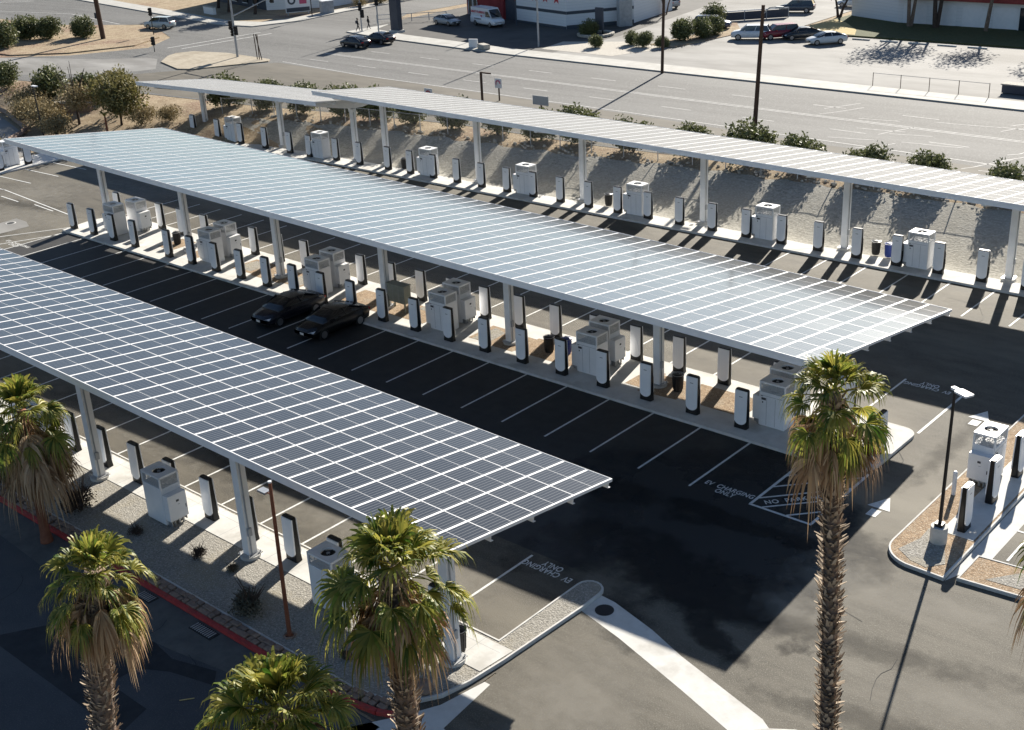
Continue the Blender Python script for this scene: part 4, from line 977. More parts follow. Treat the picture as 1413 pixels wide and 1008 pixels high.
# front island shrubs
GM=bush_mesh(50,1.5,.95,M['grey'],n=1300,size=.13,name='foliage',lobes=8); GD=bush_mesh(51,1.7,1.0,M['darkbark'],n=1300,size=.12,lobes=8)
bush(-2.6,-23.7,1.05,'dark brown twiggy shrub on the gravel beside the left palm',GD,name='low_shrub',cat='shrub',z=.13)
bush(9.9,-24.0,.95,'grey green low shrub beside the brown lamp post',GM,name='low_shrub',cat='shrub',z=.13)
for x,y,s,l in ((4.9,-22.9,.45,'tiny dark tuft on the gravel below the middle front post'),(7.0,-22.7,.35,'tiny tan tuft on the gravel in the light'),(1.2,-23.4,.4,'tiny tuft left of the cabinet shadow'),(14.9,-23.8,.35,'tiny dark tuft behind the large palm crown')):
    bush(x,y,s,l,GM if s<.4 else GD,name='ground_tuft',cat='shrub',z=.13)
# boulder
mb=MB(); mb.loft([[(.4*math.cos(t)*k,.32*math.sin(t)*k,z) for t in [i*PI/5 for i in range(10)]] for k,z in ((.9,0),(1,.15),(.8,.3),(.4,.36))],M['stone'])
tag(mb.build('boulder',loc=(18.3,-23.3,.12),smooth=True),'reddish flat boulder inside the curved front kerb','boulder')
# loose stones along the top of the bank
mb=MB(); rnd=random.Random(11)
for i in range(420):
    x=rnd.uniform(-58,30); t=interp(TOP,x)+rnd.gauss(.2,.5); s=rnd.uniform(.06,.2)
    z=H(x,t)+.03
    mb.loft([[(x+s*math.cos(a)*k*rnd.uniform(.8,1.2),t+s*.8*math.sin(a)*k,z+zz*s) for a in [j*PI/3 for j in range(6)]] for k,zz in ((1,-.2),(.9,.4),(.4,.7))],M['rock'] if rnd.random()<.6 else M['slope'])
stuff(mb.build('loose_stones',fix=False))

# ------------------------------------------------------------------ fan palms
def fan_leaf(mb,base,dirv,length,fan,mat,rnd,droop=.5,fold=.35,nseg=26,tipdroop=.45,spread=118):
    """petiole from base along dirv, then a pleated fan of narrow segments with drooping tips"""
    up=Vector((0,0,1)); d=dirv.normalized()
    mid=base+d*length*.55+Vector((0,0,-.05*length)); hub=base+d*length+Vector((0,0,-droop*.3*length))
    mb.tube([base,mid,hub],[.024,.016,.01],mat,4)
    d2=(d+Vector((0,0,-droop*.6))).normalized(); side=d2.cross(up); side=side.normalized() if side.length>.05 else Vector((1,0,0))
    side=Matrix.Rotation(rnd.uniform(-.5,.5),3,d2)@side
    nrm=side.cross(d2).normalized()
    if nrm.z<0: nrm=-nrm
    for k in range(nseg):
        t=(k/(nseg-1)-.5)*2; a=t*R_(spread)+rnd.uniform(-.03,.03)
        r=fan*(1-.3*abs(t)**1.6)*rnd.uniform(.82,1.08)
        ax=(math.cos(a)*d2+math.sin(a)*side+nrm*(fold*abs(math.sin(a))-.05)).normalized()
        w=side*math.cos(a)-d2*math.sin(a); w=w.normalized(); hw=r*.05
        lift=nrm*(.03*r if k%2 else -.02*r); g=tipdroop*rnd.uniform(.6,1.4)
        p1=hub+ax*r*.42+lift; p2=hub+ax*r*.68+Vector((0,0,-g*.10*r))+lift*.6; p3=hub+ax*r*.86+Vector((0,0,-g*.34*r)); p4=hub+ax*r*.96+Vector((0,0,-g*.75*r))
        tw=nrm*hw*.5*(1 if k%2 else -1)
        mb.add([hub,p1-w*hw*1.1-tw,p1+w*hw*1.1+tw,p2-w*hw*.8,p2+w*hw*.8,p3-w*hw*.4,p3+w*hw*.4,p4],[(0,1,2),(1,3,4,2),(3,5,6,4),(5,7,6)],mat)
def palm(x,y,zc,lab,seed,crown=1.0,tr=(.36,.3),zbase=0,skirt=.5,nleaf=46,boots=True,base=None,top_r=None,green_drop=.2,bare=False,cut=None):
    rnd=random.Random(seed); bx,by=(x,y) if base is None else base
    r=empty('fan_palm',(bx,by,zbase)); tag(r,lab,'palm tree','fan palms along the street')
    hc=zc-zbase; ox,oy=x-bx,y-by
    cen=lambda z: Vector((ox*(z/hc)**1.3,oy*(z/hc)**1.3,z))
    def rad(z):
        t=z/hc; return (tr[0]*(1-t)+tr[1]*t)*(1+.04*math.sin(z*2.3+seed)) + (.25*math.exp(-z*1.6) if not bare else .12*math.exp(-z*3))
    mb=MB(); nz=int(hc/.3); secs=[]
    for i in range(nz+1):
        z=-.2+(hc+.2)*i/nz; c=cen(max(z,0)); rr=rad(max(z,0))*(.93+.03*(i%2))
        secs.append([(c.x+rr*math.cos(t),c.y+rr*math.sin(t),z) for t in [2*PI*k/14 for k in range(14)]])
    mb.loft(secs,M['rust'] if bare else M['bark']); mb.build('trunk',r,smooth=True)
    if boots:
        mb=MB(); z=.2; k=0
        while z<hc-.15:
            c=cen(z); rr=rad(z); n=11
            for i in range(n):
                t=2*PI*(i+.5*(k%2))/n+rnd.uniform(-.18,.18); o=Vector((math.cos(t),math.sin(t),0)); s=Vector((-math.sin(t),math.cos(t),0))
                zz=z+rnd.uniform(-.05,.05); p=Vector((c.x,c.y,zz))+o*(rr*.9); ln=rnd.uniform(.12,.28); out=rnd.uniform(.07,.24); wd=rnd.uniform(.045,.085)
                tip=p+o*out+Vector((0,0,ln))+s*rnd.uniform(-.04,.04)
                q1=p-s*wd; q2=p+s*wd; q3=p+o*(out*.75)+Vector((0,0,ln*.55))
                mb.add([q1,q2,tip+s*.02,tip-s*.02,q3],[(0,1,4),(1,2,4),(2,3,4),(3,0,4),(0,3,2,1)],M['boot'])
            z+=.125; k+=1
        mb.build('leaf_boots',r,fix=False)
    top=cen(hc)
    # crown
    mb=MB()
    for i in range(nleaf):
        u=(i+.5)/nleaf
        el=R_(80)-u**.85*R_(80+40)+rnd.uniform(-.24,.24); az=i*2.39996+rnd.uniform(-.5,.5)
        d=Vector((math.cos(az)*math.cos(el),math.sin(az)*math.cos(el),math.sin(el)))
        L=crown*(.38+.5*min(1,u*1.6))*rnd.uniform(.65,1.2); F=crown*rnd.uniform(.5,.76)*(1.1 if u<.2 else 1)
        fan_leaf(mb,top+Vector((0,0,.15-.55*u))+d*.1,d,L,F,M['palmleaf'],rnd,droop=.15+.9*u,fold=rnd.uniform(.1,.7),tipdroop=.35+.9*u,spread=rnd.uniform(85,125))
    mb.build('green_fronds',r,fix=False)
    mb=MB()
    for i in range(int(60*skirt)):
        az=i*2.39996+rnd.uniform(-.4,.4); el=R_(rnd.uniform(-88,-45))
        d=Vector((math.cos(az)*math.cos(el),math.sin(az)*math.cos(el),math.sin(el)))
        b=top+Vector((math.cos(az)*.24,math.sin(az)*.24,-.1-rnd.random()*.8*skirt))
        fan_leaf(mb,b,d,crown*rnd.uniform(.3,.95),crown*rnd.uniform(.4,1.0),M['palmdead'],rnd,droop=1.1,fold=rnd.uniform(.8,1.8),nseg=18,tipdroop=1.3,spread=rnd.uniform(35,90))
    mb.build('dead_fronds',r,fix=False)
    return r
palm(32.0,-22.0,14.4,'tallest fan palm in front, its shaggy trunk crossing the right side',1,.97,(.215,.2),skirt=.62,nleaf=36,base=(32.55,-22.0))
palm(23.7,-28.8,9.95,'large fan palm in front of the right end of the near canopy',2,1.42,(.31,.29),skirt=.45,nleaf=50)
palm(15.5,-32.5,8.5,'fan palm with thick pale boots and brown skirt at lower left',3,1.05,(.36,.34),skirt=.85,nleaf=38,base=(14.8,-33.1))
palm(24.2,-33.1,8.5,'lush fan palm seen from above at the bottom edge',4,1.36,(.34,.3),skirt=.2,nleaf=56)
palm(-2.0,-25.6,5.9,'fan palm with bare red brown trunk and long dead skirt at the left edge',5,1.42,(.2,.2),skirt=1.7,nleaf=42,boots=False,base=(-1.6,-25.95),bare=True)
palm(38.0,-20.8,11.9,'fan palm just cut off by the right edge of the photo',6,1.3,(.32,.3),skirt=.7,nleaf=44)

# ------------------------------------------------------------------ vehicles
def car(x,y,rz,paint,lab,kind='sedan',z=0,group=None,plate=True,rough=.25):
    r=empty({'sedan':'parked_car','suv':'parked_suv','van':'delivery_van'}[kind],(x,y,z),rz); tag(r,lab,{'sedan':'car','suv':'suv','van':'van'}[kind],group)
    pm=noisy('paint_'+str(len(bpy.data.materials)),paint,tuple(min(1,c*1.1) for c in paint),3,rough=rough,spec=.6)
    if kind=='sedan': L,W,st=4.7,.92,[(-2.35,.5,.72,.70),(-2.2,.3,.95,.84),(-1.6,.24,1.02,.91),(-.6,.22,.98,.92),(.9,.22,.97,.92),(1.6,.24,.86,.91),(2.15,.28,.72,.84),(2.35,.4,.6,.66)]
    elif kind=='suv': L,W,st=4.75,.95,[(-2.37,.5,.9,.78),(-2.25,.35,1.1,.88),(-1.5,.3,1.12,.94),(0,.28,1.1,.95),(1.0,.28,1.12,.95),(1.7,.3,1.05,.93),(2.2,.34,.92,.88),(2.38,.5,.8,.72)]
    else: L,W,st=5.9,1.0,[(-2.95,.4,1.25,.96),(-2.9,.35,1.3,1.0),(0,.32,1.3,1.02),(1.6,.32,1.28,1.02),(2.2,.34,1.15,1.0),(2.8,.36,.98,.92),(2.95,.5,.8,.8)]
    def sec(xx,z0,z1,hw): return [(xx,-hw*.93,z0),(xx,-hw,z0+.22),(xx,-hw*.985,z1-.18),(xx,-hw*.88,z1-.02),(xx,-hw*.4,z1+.02),(xx,hw*.4,z1+.02),(xx,hw*.88,z1-.02),(xx,hw*.985,z1-.18),(xx,hw,z0+.22),(xx,hw*.93,z0)]
    mb=MB(); mb.loft([sec(*s) for s in st],pm); body=mb.build('body',r,smooth=True)
    gh={'sedan':((-1.95,1.3),(-1.15,.55),.95,1.42),'suv':((-2.25,1.35),(-1.95,.55),1.08,1.68),'van':((-2.93,2.25),(-2.85,1.35),1.25,2.45)}[kind]
    if kind=='sedan': gh=((-2.1,1.35),(-.75,.25),.93,1.42)
    (bx0,bx1),(tx0,tx1),zb,zt=gh; hb=W*.87; ht=W*(.72 if kind!='van' else .86)
    side=[(-hb,hb)]
    mb=MB()
    lo=[(bx0,-hb,zb-.03),(bx1,-hb*.94,zb-.03),(bx1,hb*.94,zb-.03),(bx0,hb,zb-.03)]; hi=[(tx0,-ht,zt),(tx1,-ht,zt),(tx1,ht,zt),(tx0,ht,zt)]
    gm=M['glass'] if kind!='van' else pm
    if kind=='sedan':
        mb=MB(); S=[(-2.1,.95,.80),(-1.5,1.18,.72),(-.9,1.36,.66),(-.3,1.43,.64),(.3,1.4,.65),(.85,1.2,.72),(1.4,.95,.8)]
        mb.loft([[(x_,-.82,.9),(x_,-.81 if z_<1.0 else -.80,min(z_,.98)),(x_,-h_,z_-.03 if z_>1 else z_-.005),(x_,-h_*.6,z_),(x_,h_*.6,z_),(x_,h_,z_-.03 if z_>1 else z_-.005),(x_,.81 if z_<1.0 else .80,min(z_,.98)),(x_,.82,.9)] for x_,z_,h_ in S],gm); mb.build('windows',r,smooth=True)
        mb=MB(); mb.loft([[(x_,-h_*.99,z_-.02),(x_,-h_*.6,z_+.012),(x_,h_*.6,z_+.012),(x_,h_*.99,z_-.02)] for x_,z_,h_ in S[2:5]],pm,closed=False); mb.build('roof',r,smooth=True)
        lo=[(0,0,.5)]*4; hi=[(0,0,.5)]*4
    mb.add(lo+hi,[(0,1,5,4),(1,2,6,5),(2,3,7,6),(3,0,4,7),(4,5,6,7)],gm)
    if kind!='sedan': mb.build('windows' if kind!='van' else 'cargo_body',r)
    mb=MB(); kind=='sedan' or mb.loft([[(tx0+.02+(tx1-tx0-.04)*t,-ht*.98*k,zt+.012+.05*math.sin(PI*t)*(1 if i in (2,3) else .4)) for i,k in enumerate((1,.9,.4,-.4,-.9,-1))] for t in (0,.25,.5,.75,1)],pm,closed=False); kind=='sedan' or mb.build('roof',r,smooth=True)
    if kind=='sedan': zt=1.40; ht=.655; hb=.81; tx0,tx1=-.85,.3
    if kind!='van':
        for s in (-1,1):
            for (a,b) in (((bx0,s*hb,zb),(tx0,s*ht,zt)),((bx1,s*hb*.94,zb),(tx1,s*ht,zt)),(((bx0+bx1)/2-.05,s*hb*.98,zb),((tx0+tx1)/2,s*ht*1.0,zt))): mb=MB(); mb.tube([a,b],.035,pm,5); mb.build('pillar',r)
    else:
        mb=MB(); mb.quad((2.262,-.84,1.3),(2.262,.84,1.3),(1.46,.76,2.3),(1.46,-.76,2.3),M['glass'])
        for s in (-1,1): mb.add([(.75,s*.905,1.35),(1.95,s*.885,1.35),(1.35,s*.868,2.05),(.75,s*.868,2.05)],[(0,1,2,3)],M['glass'])
        mb.build('windows',r,fix=False)
    wr=.33 if kind=='sedan' else .37; wx=L*.29
    for sx in (-wx,wx*1.06):
        for s in (-1,1):
            w=empty('wheel',(sx,s*(W-.1),wr)); w.parent=r
            mb=MB(); mb.tube([(0,-.11,0),(0,.11,0)],wr,M['rubber'],20); mb.build('tyre',w)
            mb=MB(); mb.tube([(0,s*.10,0),(0,s*.12,0)],wr*.66,M['rim'],16); mb.build('rim',w)
    for s in (-1,1):
        mb=MB(); fx_=L/2-.19; zz=.68 if kind=='sedan' else .84
        mb.add([(fx_-.15,s*(W-.06),zz+.03),(fx_+.1,s*(W-.24),zz-.01),(fx_+.17,s*(W-.42),zz-.06),(fx_+.13,s*(W-.36),zz-.13),(fx_,s*(W-.1),zz-.09)],[(0,1,2,3,4)],M['lampglass']); mb.build('headlight',r,fix=False)
        mb=MB(); mb.box(-L/2-.012,s*(W-.3)-.16,zz+.02,-L/2+.16,s*(W-.3)+.16,zz+.16,M['taillight']); mb.build('tail_light',r)
        mb=MB(); mb.box(bx1-.75,s*(W+.02)-.08,zb,bx1-.6,s*(W+.02)+.08,zb+.12,pm); mb.build('mirror',r)
    mb=MB(); mb.box(L/2-.01,-.16,.42,L/2+.02,.16,.55,M['plate']); mb.build('number_plate',r)
    mb=MB(); mb.box(L/2-.12,-.5,.3,L/2-.02,.5,.4,M['black']); mb.build('grille',r)
    return r
car(-13.85,-2.6,-PI/2,(.010,.011,.018),'dark blue black car parked in the shade, left of the two by the charging posts','sedan',z=.01)
car(-10.0,-2.45,-PI/2,(.008,.008,.009),'black car parked in the shade, right of the two by the charging posts','sedan',z=.01)
RZc=ROAD+.04
car(-79.6,62.9,R_(176),(.02,.022,.03),'black car driving on the wide road, the nearer of two','sedan',RZc)
car(-78.9,66.6,R_(176),(.018,.018,.022),'black car on the far lane behind the nearer black car','sedan',RZc)
car(-121.5,61.8,R_(200),(.45,.5,.5),'pale old pickup like car in the crossing at upper left','suv',RZc)
car(-81.8,82.3,R_(-10),(.33,.35,.37),'silver car in deep shade left of the white van','sedan',RZc)
v=car(-75.5,83.9,R_(-14),(.7,.71,.73),'white high roof van with red lettering parked by the red wall','van',RZc)
t=text_mesh('van_lettering','SMART PLUMBING',.42,M['signred'],v,.004); t.rotation_euler=(PI/2,0,0); t.location=(-1.0,-.965,1.75); t.rotation_euler=(R_(84),0,0)
t=text_mesh('van_lettering','24 HR SERVICE',.26,M['band'],v,.004); t.rotation_euler=(R_(90),0,0); t.location=(-1.0,-1.035,.9)
mb=MB(); mb.add([(-.1,-1.0,1.2),(.12,-1.0,1.42),(.0,-.985,1.56),(-.1,-.985,1.48),(-.2,-.985,1.56),(-.32,-1.0,1.42)],[(0,1,2,3,4,5)],M['pink']); mb.build('emblem',v,fix=False)
car(-45.3,93.5,R_(18),(.03,.045,.09),'dark blue suv on the drive between the pale lots','suv',RZc)
car(-42.6,110.5,R_(200),(.05,.06,.08),'dark suv parked at the top edge beside the railing','suv',RZc)
car(-62.3,107.6,R_(165),(.4,.4,.4),'silver suv cut off by the top edge','suv',RZc)
car(-36.6,88.6,R_(205),(.6,.61,.63),'white car at the left of the parked group on the pale lot','suv',RZc)
car(-33.8,90.4,R_(232),(.2,.012,.02),'dark red car between the white and black cars','suv',RZc)
car(-31.2,91.2,R_(225),(.02,.025,.03),'black sedan in the parked group on the pale lot','sedan',RZc)
car(-26.9,89.3,R_(228),(.62,.63,.63),'silver white sedan at the right end of the parked group','sedan',RZc)
car(-38,118,R_(190),(.45,.5,.55),'pale blue car cut off by the top edge right of the railing','sedan',RZc)

# ------------------------------------------------------------------ people
def person(x,y,rz,lab,seed,bag=False):
    r=empty('person',(x,y,ROAD+.14),rz); tag(r,lab,'person')
    V=[((0,0,.95),.13),((0,.02,1.2),.13),((0,.02,1.42),.13),((0,.02,1.54),.055),((0,.01,1.64),.09),((0,.0,1.72),.085),
       ((.09,0,.9),.095),((.11,-.16,.5),.07),((.11,-.22,.1),.045),((.11,-.36,.05),.04),
       ((-.09,0,.9),.095),((-.1,.12,.5),.07),((-.1,.34,.14),.045),((-.1,.24,.05),.04),
       ((.19,.02,1.42),.06),((.24,.1,1.14),.045),((.23,.02,.92),.035),((.23,-.02,.84),.03),
       ((-.19,.02,1.42),.06),((-.24,-.02,1.14),.045),((-.23,-.14,.94),.035),((-.23,-.18,.87),.03)]
    Ed=[(0,1),(1,2),(2,3),(3,4),(4,5),(0,6),(6,7),(7,8),(8,9),(0,10),(10,11),(11,12),(12,13),(2,14),(14,15),(15,16),(16,17),(2,18),(18,19),(19,20),(20,21)]
    me=bpy.data.meshes.new('body'); me.from_pydata([v for v,_ in V],Ed,[]); o=bpy.data.objects.new('body',me); COL.objects.link(o); o.parent=r
    sk=o.modifiers.new('skin','SKIN'); 
    for i,(v,rr) in enumerate(V): me.skin_vertices[0].data[i].radius=(rr,rr*(.8 if i<3 else 1)) if False else (rr,rr)
    me.skin_vertices[0].data[0].use_root=True
    sb=o.modifiers.new('sub','SUBSURF'); sb.levels=1; sb.render_levels=1
    me.materials.append(M['cloth'])
    mb=MB(); mb.loft([[(.088*k*math.cos(t),-.03+.1*k*math.sin(t)-0.0,z) for t in [i*PI/5 for i in range(10)]] for k,z in ((.75,1.56),(1,1.66),(.7,1.72))],M['skin']); mb.build('face',r,smooth=True)
    mb=MB(); mb.loft([[(.105*k*math.cos(t),.02+.11*k*math.sin(t),z) for t in [i*PI/5 for i in range(10)]] for k,z in ((.9,1.62),(1.05,1.72),(.85,1.8),(.3,1.84))],M['hair']); mb.build('hair',r,smooth=True)
    if bag: mb=MB(); mb.box(-.15,.12,1.08,.15,.3,1.48,M['walldark']); mb.build('backpack',r,bevel=.04)
    return r
def _skinfix():
    pass
bpy.context.view_layer.update()
try:
    person(-88.9,71.9,R_(150),'walker in dark clothes with a backpack, left of the two on the far corner',1,True)
    person(-88.9,73.9,R_(160),'walker in dark clothes without a bag, right of the two on the far corner',2)
except Exception as e:
    print('PERSON FAIL',e)

# ------------------------------------------------------------------ buildings
def wallseg(mb,a,b,z0,z1,m,t=.3):
    a=Vector(a);b=Vector(b);d=(b-a).normalized();n=Vector((-d.y,d.x))*t
    mb.prism([tuple(a),tuple(b),tuple(b+n),tuple(a+n)],z0,z1,m)
z0=ROAD
A=empty('star_building',(0,0,0)); tag(A,'white building with dark stripe and red stars beside a red shop front','building')
HT=z0+8.2
p0=(-74.0,88.2); p1=(-63.1,85.8); p2=(-57.9,93.8)
dirA=(Vector(p1)-Vector(p0)).normalized(); nA=Vector((dirA.y,-dirA.x))
mb=MB(); wallseg(mb,p0,p1,z0,HT,M['wallwhite']); wallseg(mb,p1,p2,z0,HT,M['wallwhite']); mb.build('wall',A)
mb=MB()
def band(a,b,za,zb,m,off=.02):
    a=Vector(a);b=Vector(b);d=(b-a).normalized();n=Vector((d.y,-d.x))*off
    mb.add([(a.x+n.x,a.y+n.y,za),(b.x+n.x,b.y+n.y,za),(b.x+n.x,b.y+n.y,zb),(a.x+n.x,a.y+n.y,zb)],[(0,1,2,3)],m)
band(p0,p1,z0+1.9,z0+2.3,M['band']); band(p1,p2,z0+1.9,z0+2.3,M['band']); band(p0,p1,z0,z0+.35,M['band']); band(p1,p2,z0,z0+.5,M['band'])
mb.build('painted_band',A,fix=False)
for i in range(4):
    c=Vector(p1)-dirA*(2.0+i*2.43)+nA*.05; zc_=z0+3.85
    pts=[]
    for k in range(10):
        rr=.85 if k%2==0 else .34; t=PI/2+k*PI/5; pts.append((c.x+dirA.x*rr*math.cos(t),c.y+dirA.y*rr*math.cos(t),zc_+rr*math.sin(t)))
    mb=MB(); mb.add(pts+[(c.x,c.y,zc_)],[(k,(k+1)%10,10) for k in range(10)],M['signred']); mb.build('star',A,fix=False)
q0=(-86.6,91.6); q1=(-77.2,89.6); q2=(-74.0,89.0)
mb=MB(); wallseg(mb,q0,q1,z0,HT-1,M['wallred']); mb.build('red_wall',A)
mb=MB(); wallseg(mb,q1,q2,z0,HT-.5,M['walldark']); mb.build('grey_wall',A)
mb=MB(); mb.prism([q0,q2,p0,p1,p2,(-60,106),(-88,104)],HT-.6-1,HT-.55-.9,M['flat']); mb.build('roof',A)
mb=MB(); wallseg(mb,(-88,104),q0,z0,HT-1,M['wallred']); wallseg(mb,p2,(-60,106),z0,HT,M['wallwhite']); wallseg(mb,(-60,106),(-88,104),z0,HT-1,M['wallwhite']); mb.build('back_wall',A)
dq=(Vector(q1)-Vector(q0)).normalized(); nq=Vector((dq.y,-dq.x))
for a,b,l in ((.5,1.5,'shop_door'),(1.7,2.7,'shop_window')):
    mb=MB(); s=Vector(q0)+dq*a+nq*.04; e=Vector(q0)+dq*b+nq*.04; mb.add([(s.x,s.y,z0+.1),(e.x,e.y,z0+.1),(e.x,e.y,z0+2.4),(s.x,s.y,z0+2.4)],[(0,1,2,3)],M['bwin']); w=mb.build(l,A,fix=False)
    mb=MB(); 
    for u in (a,b): s=Vector(q0)+dq*u+nq*.07; mb.tube([(s.x,s.y,z0),(s.x,s.y,z0+2.45)],.06,M['sign'],4)
    mb.build('frame',w)
mb=MB(); s=Vector(q0)+dq*3.4+nq*.1; e=Vector(q0)+dq*7.6+nq*.1; mb.add([(s.x,s.y,z0+3.2),(e.x,e.y,z0+3.2),(e.x,e.y,z0+4.3),(s.x,s.y,z0+4.3)],[(0,1,2,3)],M['sign']); mb.build('fascia_board',A,fix=False)
# red arched entry
c=Vector(q1)+Vector((1.2,-.3)); mb=MB()
mb.tube([(c.x-1.3,c.y,z0),(c.x-1.3,c.y,z0+2.4),(c.x-1.0,c.y,z0+3.2),(c.x,c.y,z0+3.7),(c.x+1.0,c.y-.2,z0+3.2),(c.x+1.3,c.y-.2,z0+2.4),(c.x+1.3,c.y-.2,z0)],.16,M['wallred'],6); mb.build('arched_entry',A)
mb=MB(); mb.tube([(-84.5,82,z0),(-84.5,82,z0)],.01,M['galvpole'],3)
# service box, planter and downpipe by star building
r=empty('service_enclosure',(-57.6,91.3,z0),R_(55)); tag(r,'pale metal enclosure against the side of the star building','enclosure')
mb=MB(); mb.box(-.9,-.6,0,.9,.6,3.4,M['mesh']); b=mb.build('box',r,bevel=.03); mb=MB(); mb.box(-.75,-.61,.1,-.02,-.603,3.2,M['galvpole']); mb.box(.02,-.61,.1,.75,-.603,3.2,M['galvpole']); mb.build('door',r)
mb=MB(); mb.tube([(0,0,0),(0,0,10)],[.1,.08],M['band'],8); tag(mb.build('light_pole',loc=(-71.6,85.4,z0)),'thin dark pole in front of the starred wall','pole')

B=empty('arched_wall_building',(0,0,0)); tag(B,'low white building with arched panels and dark red fascia at upper right','building')
mb=MB(); wallseg(mb,(-26.3,106.6),(30,106.0),z0,z0+3.2,M['wallwhite']); wallseg(mb,(-34.2,109.8),(-26.3,106.6),z0,z0+4.6,M['wallwhite']); wallseg(mb,(-30,130),(-34.2,109.8),z0,z0+4.6,M['wallwhite']); mb.build('wall',B)
mb=MB(); mb.prism([(-26.6,105.6),(30,105.0),(30,106.2),(-26.2,106.9)],z0+3.2,z0+5.6,M['roofred']); mb.build('fascia',B)
mb=MB(); mb.prism([(-26.2,107),(30,106.4),(30,130),(-30,130),(-34,110)],z0+4.6,z0+4.7,M['flat']); mb.build('roof',B)
for i,x in enumerate([-24,-20.2,-16.4,-12.6]):
    mb=MB(); yb=106.6-(x+26.3)*.0107-.06
    o=[(x-1.5,z0+.1),(x+1.5,z0+.1),(x+1.5,z0+2.3)]+[(x+1.5*math.cos(R_(a)),z0+2.3+.5*math.sin(R_(a))) for a in range(15,166,15)]+[(x-1.5,z0+2.3)]
    mb.add([(a,yb,b) for a,b in o],[tuple(range(len(o)))],M['white']); mb.build('arched_panel',B,fix=False)
mb=MB(); mb.box(-10.9,106.2,z0,-8.6,106.42,z0+2.7,M['bwin']); d=mb.build('dark_doorway',B); mb=MB(); mb.box(-11.05,106.12,z0,-10.9,106.3,z0+2.8,M['sign']); mb.box(-8.6,106.12,z0,-8.45,106.3,z0+2.8,M['sign']); mb.build('frame',d)

C_=empty('white_corner_building',(0,0,0)); tag(C_,'white building with a board on its lawn at the upper left','building')
mb=MB(); wallseg(mb,(-121,81.5),(-113.3,88.2),z0,z0+6,M['wallwhite']); wallseg(mb,(-113.3,88.2),(-114,112),z0,z0+6,M['wallwhite']); wallseg(mb,(-140,86),(-121,81.5),z0,z0+6,M['walldark']); mb.build('wall',C_)
mb=MB(); mb.prism([(-121,81.7),(-113.5,88.3),(-114.2,112),(-140,112),(-140,86.2)],z0+5.6,z0+5.8,M['flat']); mb.build('roof',C_)
for x,y in ((-124.5,82.2),(-128.5,83.2),(-132.5,84.1)):
    mb=MB(); mb.box(-.9,-.05,.8,.9,.0,2.6,M['bwin']); w=mb.build('window',C_,loc=(x,y-.08,z0),rotz=R_(-13)); mb=MB(); mb.box(-1,-.1,.7,1,-.05,.8,M['sign']); mb.build('sill',w)
# board with round marks
r=empty('lawn_sign',(-111.6,80.2,z0+.1),R_(62)); tag(r,'white board with a dark round mark and a magenta mark on the corner lawn','sign')
mb=MB(); mb.box(-1.9,-.08,.4,1.9,.08,3.2,M['sign']); b=mb.build('board',r)
mb=MB()
for k in range(20):
    t0=2*PI*k/20;t1=2*PI*(k+1)/20
    mb.add([(-.9+.62*math.cos(t0),-.1,2.2+.62*math.sin(t0)),(-.9+.62*math.cos(t1),-.1,2.2+.62*math.sin(t1)),(-.9+.34*math.cos(t1),-.1,2.2+.34*math.sin(t1)),(-.9+.34*math.cos(t0),-.1,2.2+.34*math.sin(t0))],[(0,1,2,3)],M['band'])
mb.build('round_mark',b,fix=False)
mb=MB(); mb.box(.3,-.12,1.6,1.4,-.085,2.8,M['pink']); mb.build('square_mark',b)
mb=MB(); mb.box(-1.8,-.12,.5,1.8,-.085,1.1,M['band']); mb.build('dark_strip',b)
for x in (-1.6,1.6): mb=MB(); mb.box(x-.08,-.05,-.1,x+.08,.05,.4,M['galvpole']); mb.build('leg',r)
# grey utility box on corner
mb=MB(); mb.box(-.9,-.7,0,.9,.7,1.8,M['galvpole']); mb.box(-.95,-.75,1.8,.95,.75,1.9,M['white']); mb.box(-.02,-.71,.1,.02,-.703,1.7,M['groove']); tag(mb.build('utility_box',loc=(-108.6,83.4,z0+.1),rotz=R_(70)),'grey utility box on the corner pavement beside the white wall','utility box')
mb=MB(); mb.box(-1.7,-.25,0,1.7,.25,1.1,M['sign']); mb.box(-1.8,-.3,1.1,1.8,.3,1.2,M['rock']); tag(mb.build('low_wall_sign',loc=(-127,74.9,z0+.1),rotz=R_(-10)),'low white wall sign beneath the dark trees at the top left','sign')
# sidewalk furniture (toppled board and block)
mb=MB(); mb.box(-.6,-.1,0,.6,.1,1.0,M['sign']); tag(mb.build('kerbside_board',loc=(-64.4,68.9,z0+.14),rotz=.3),'white board standing at the far kerb below the star building','board')
mb=MB(); mb.box(-.9,-.5,0,.9,.5,.6,M['rock']); tag(mb.build('kerbside_block',loc=(-62.3,68.5,z0+.14),rotz=-.4,bevel=.1),'pale block lying beside the white kerbside board','block')
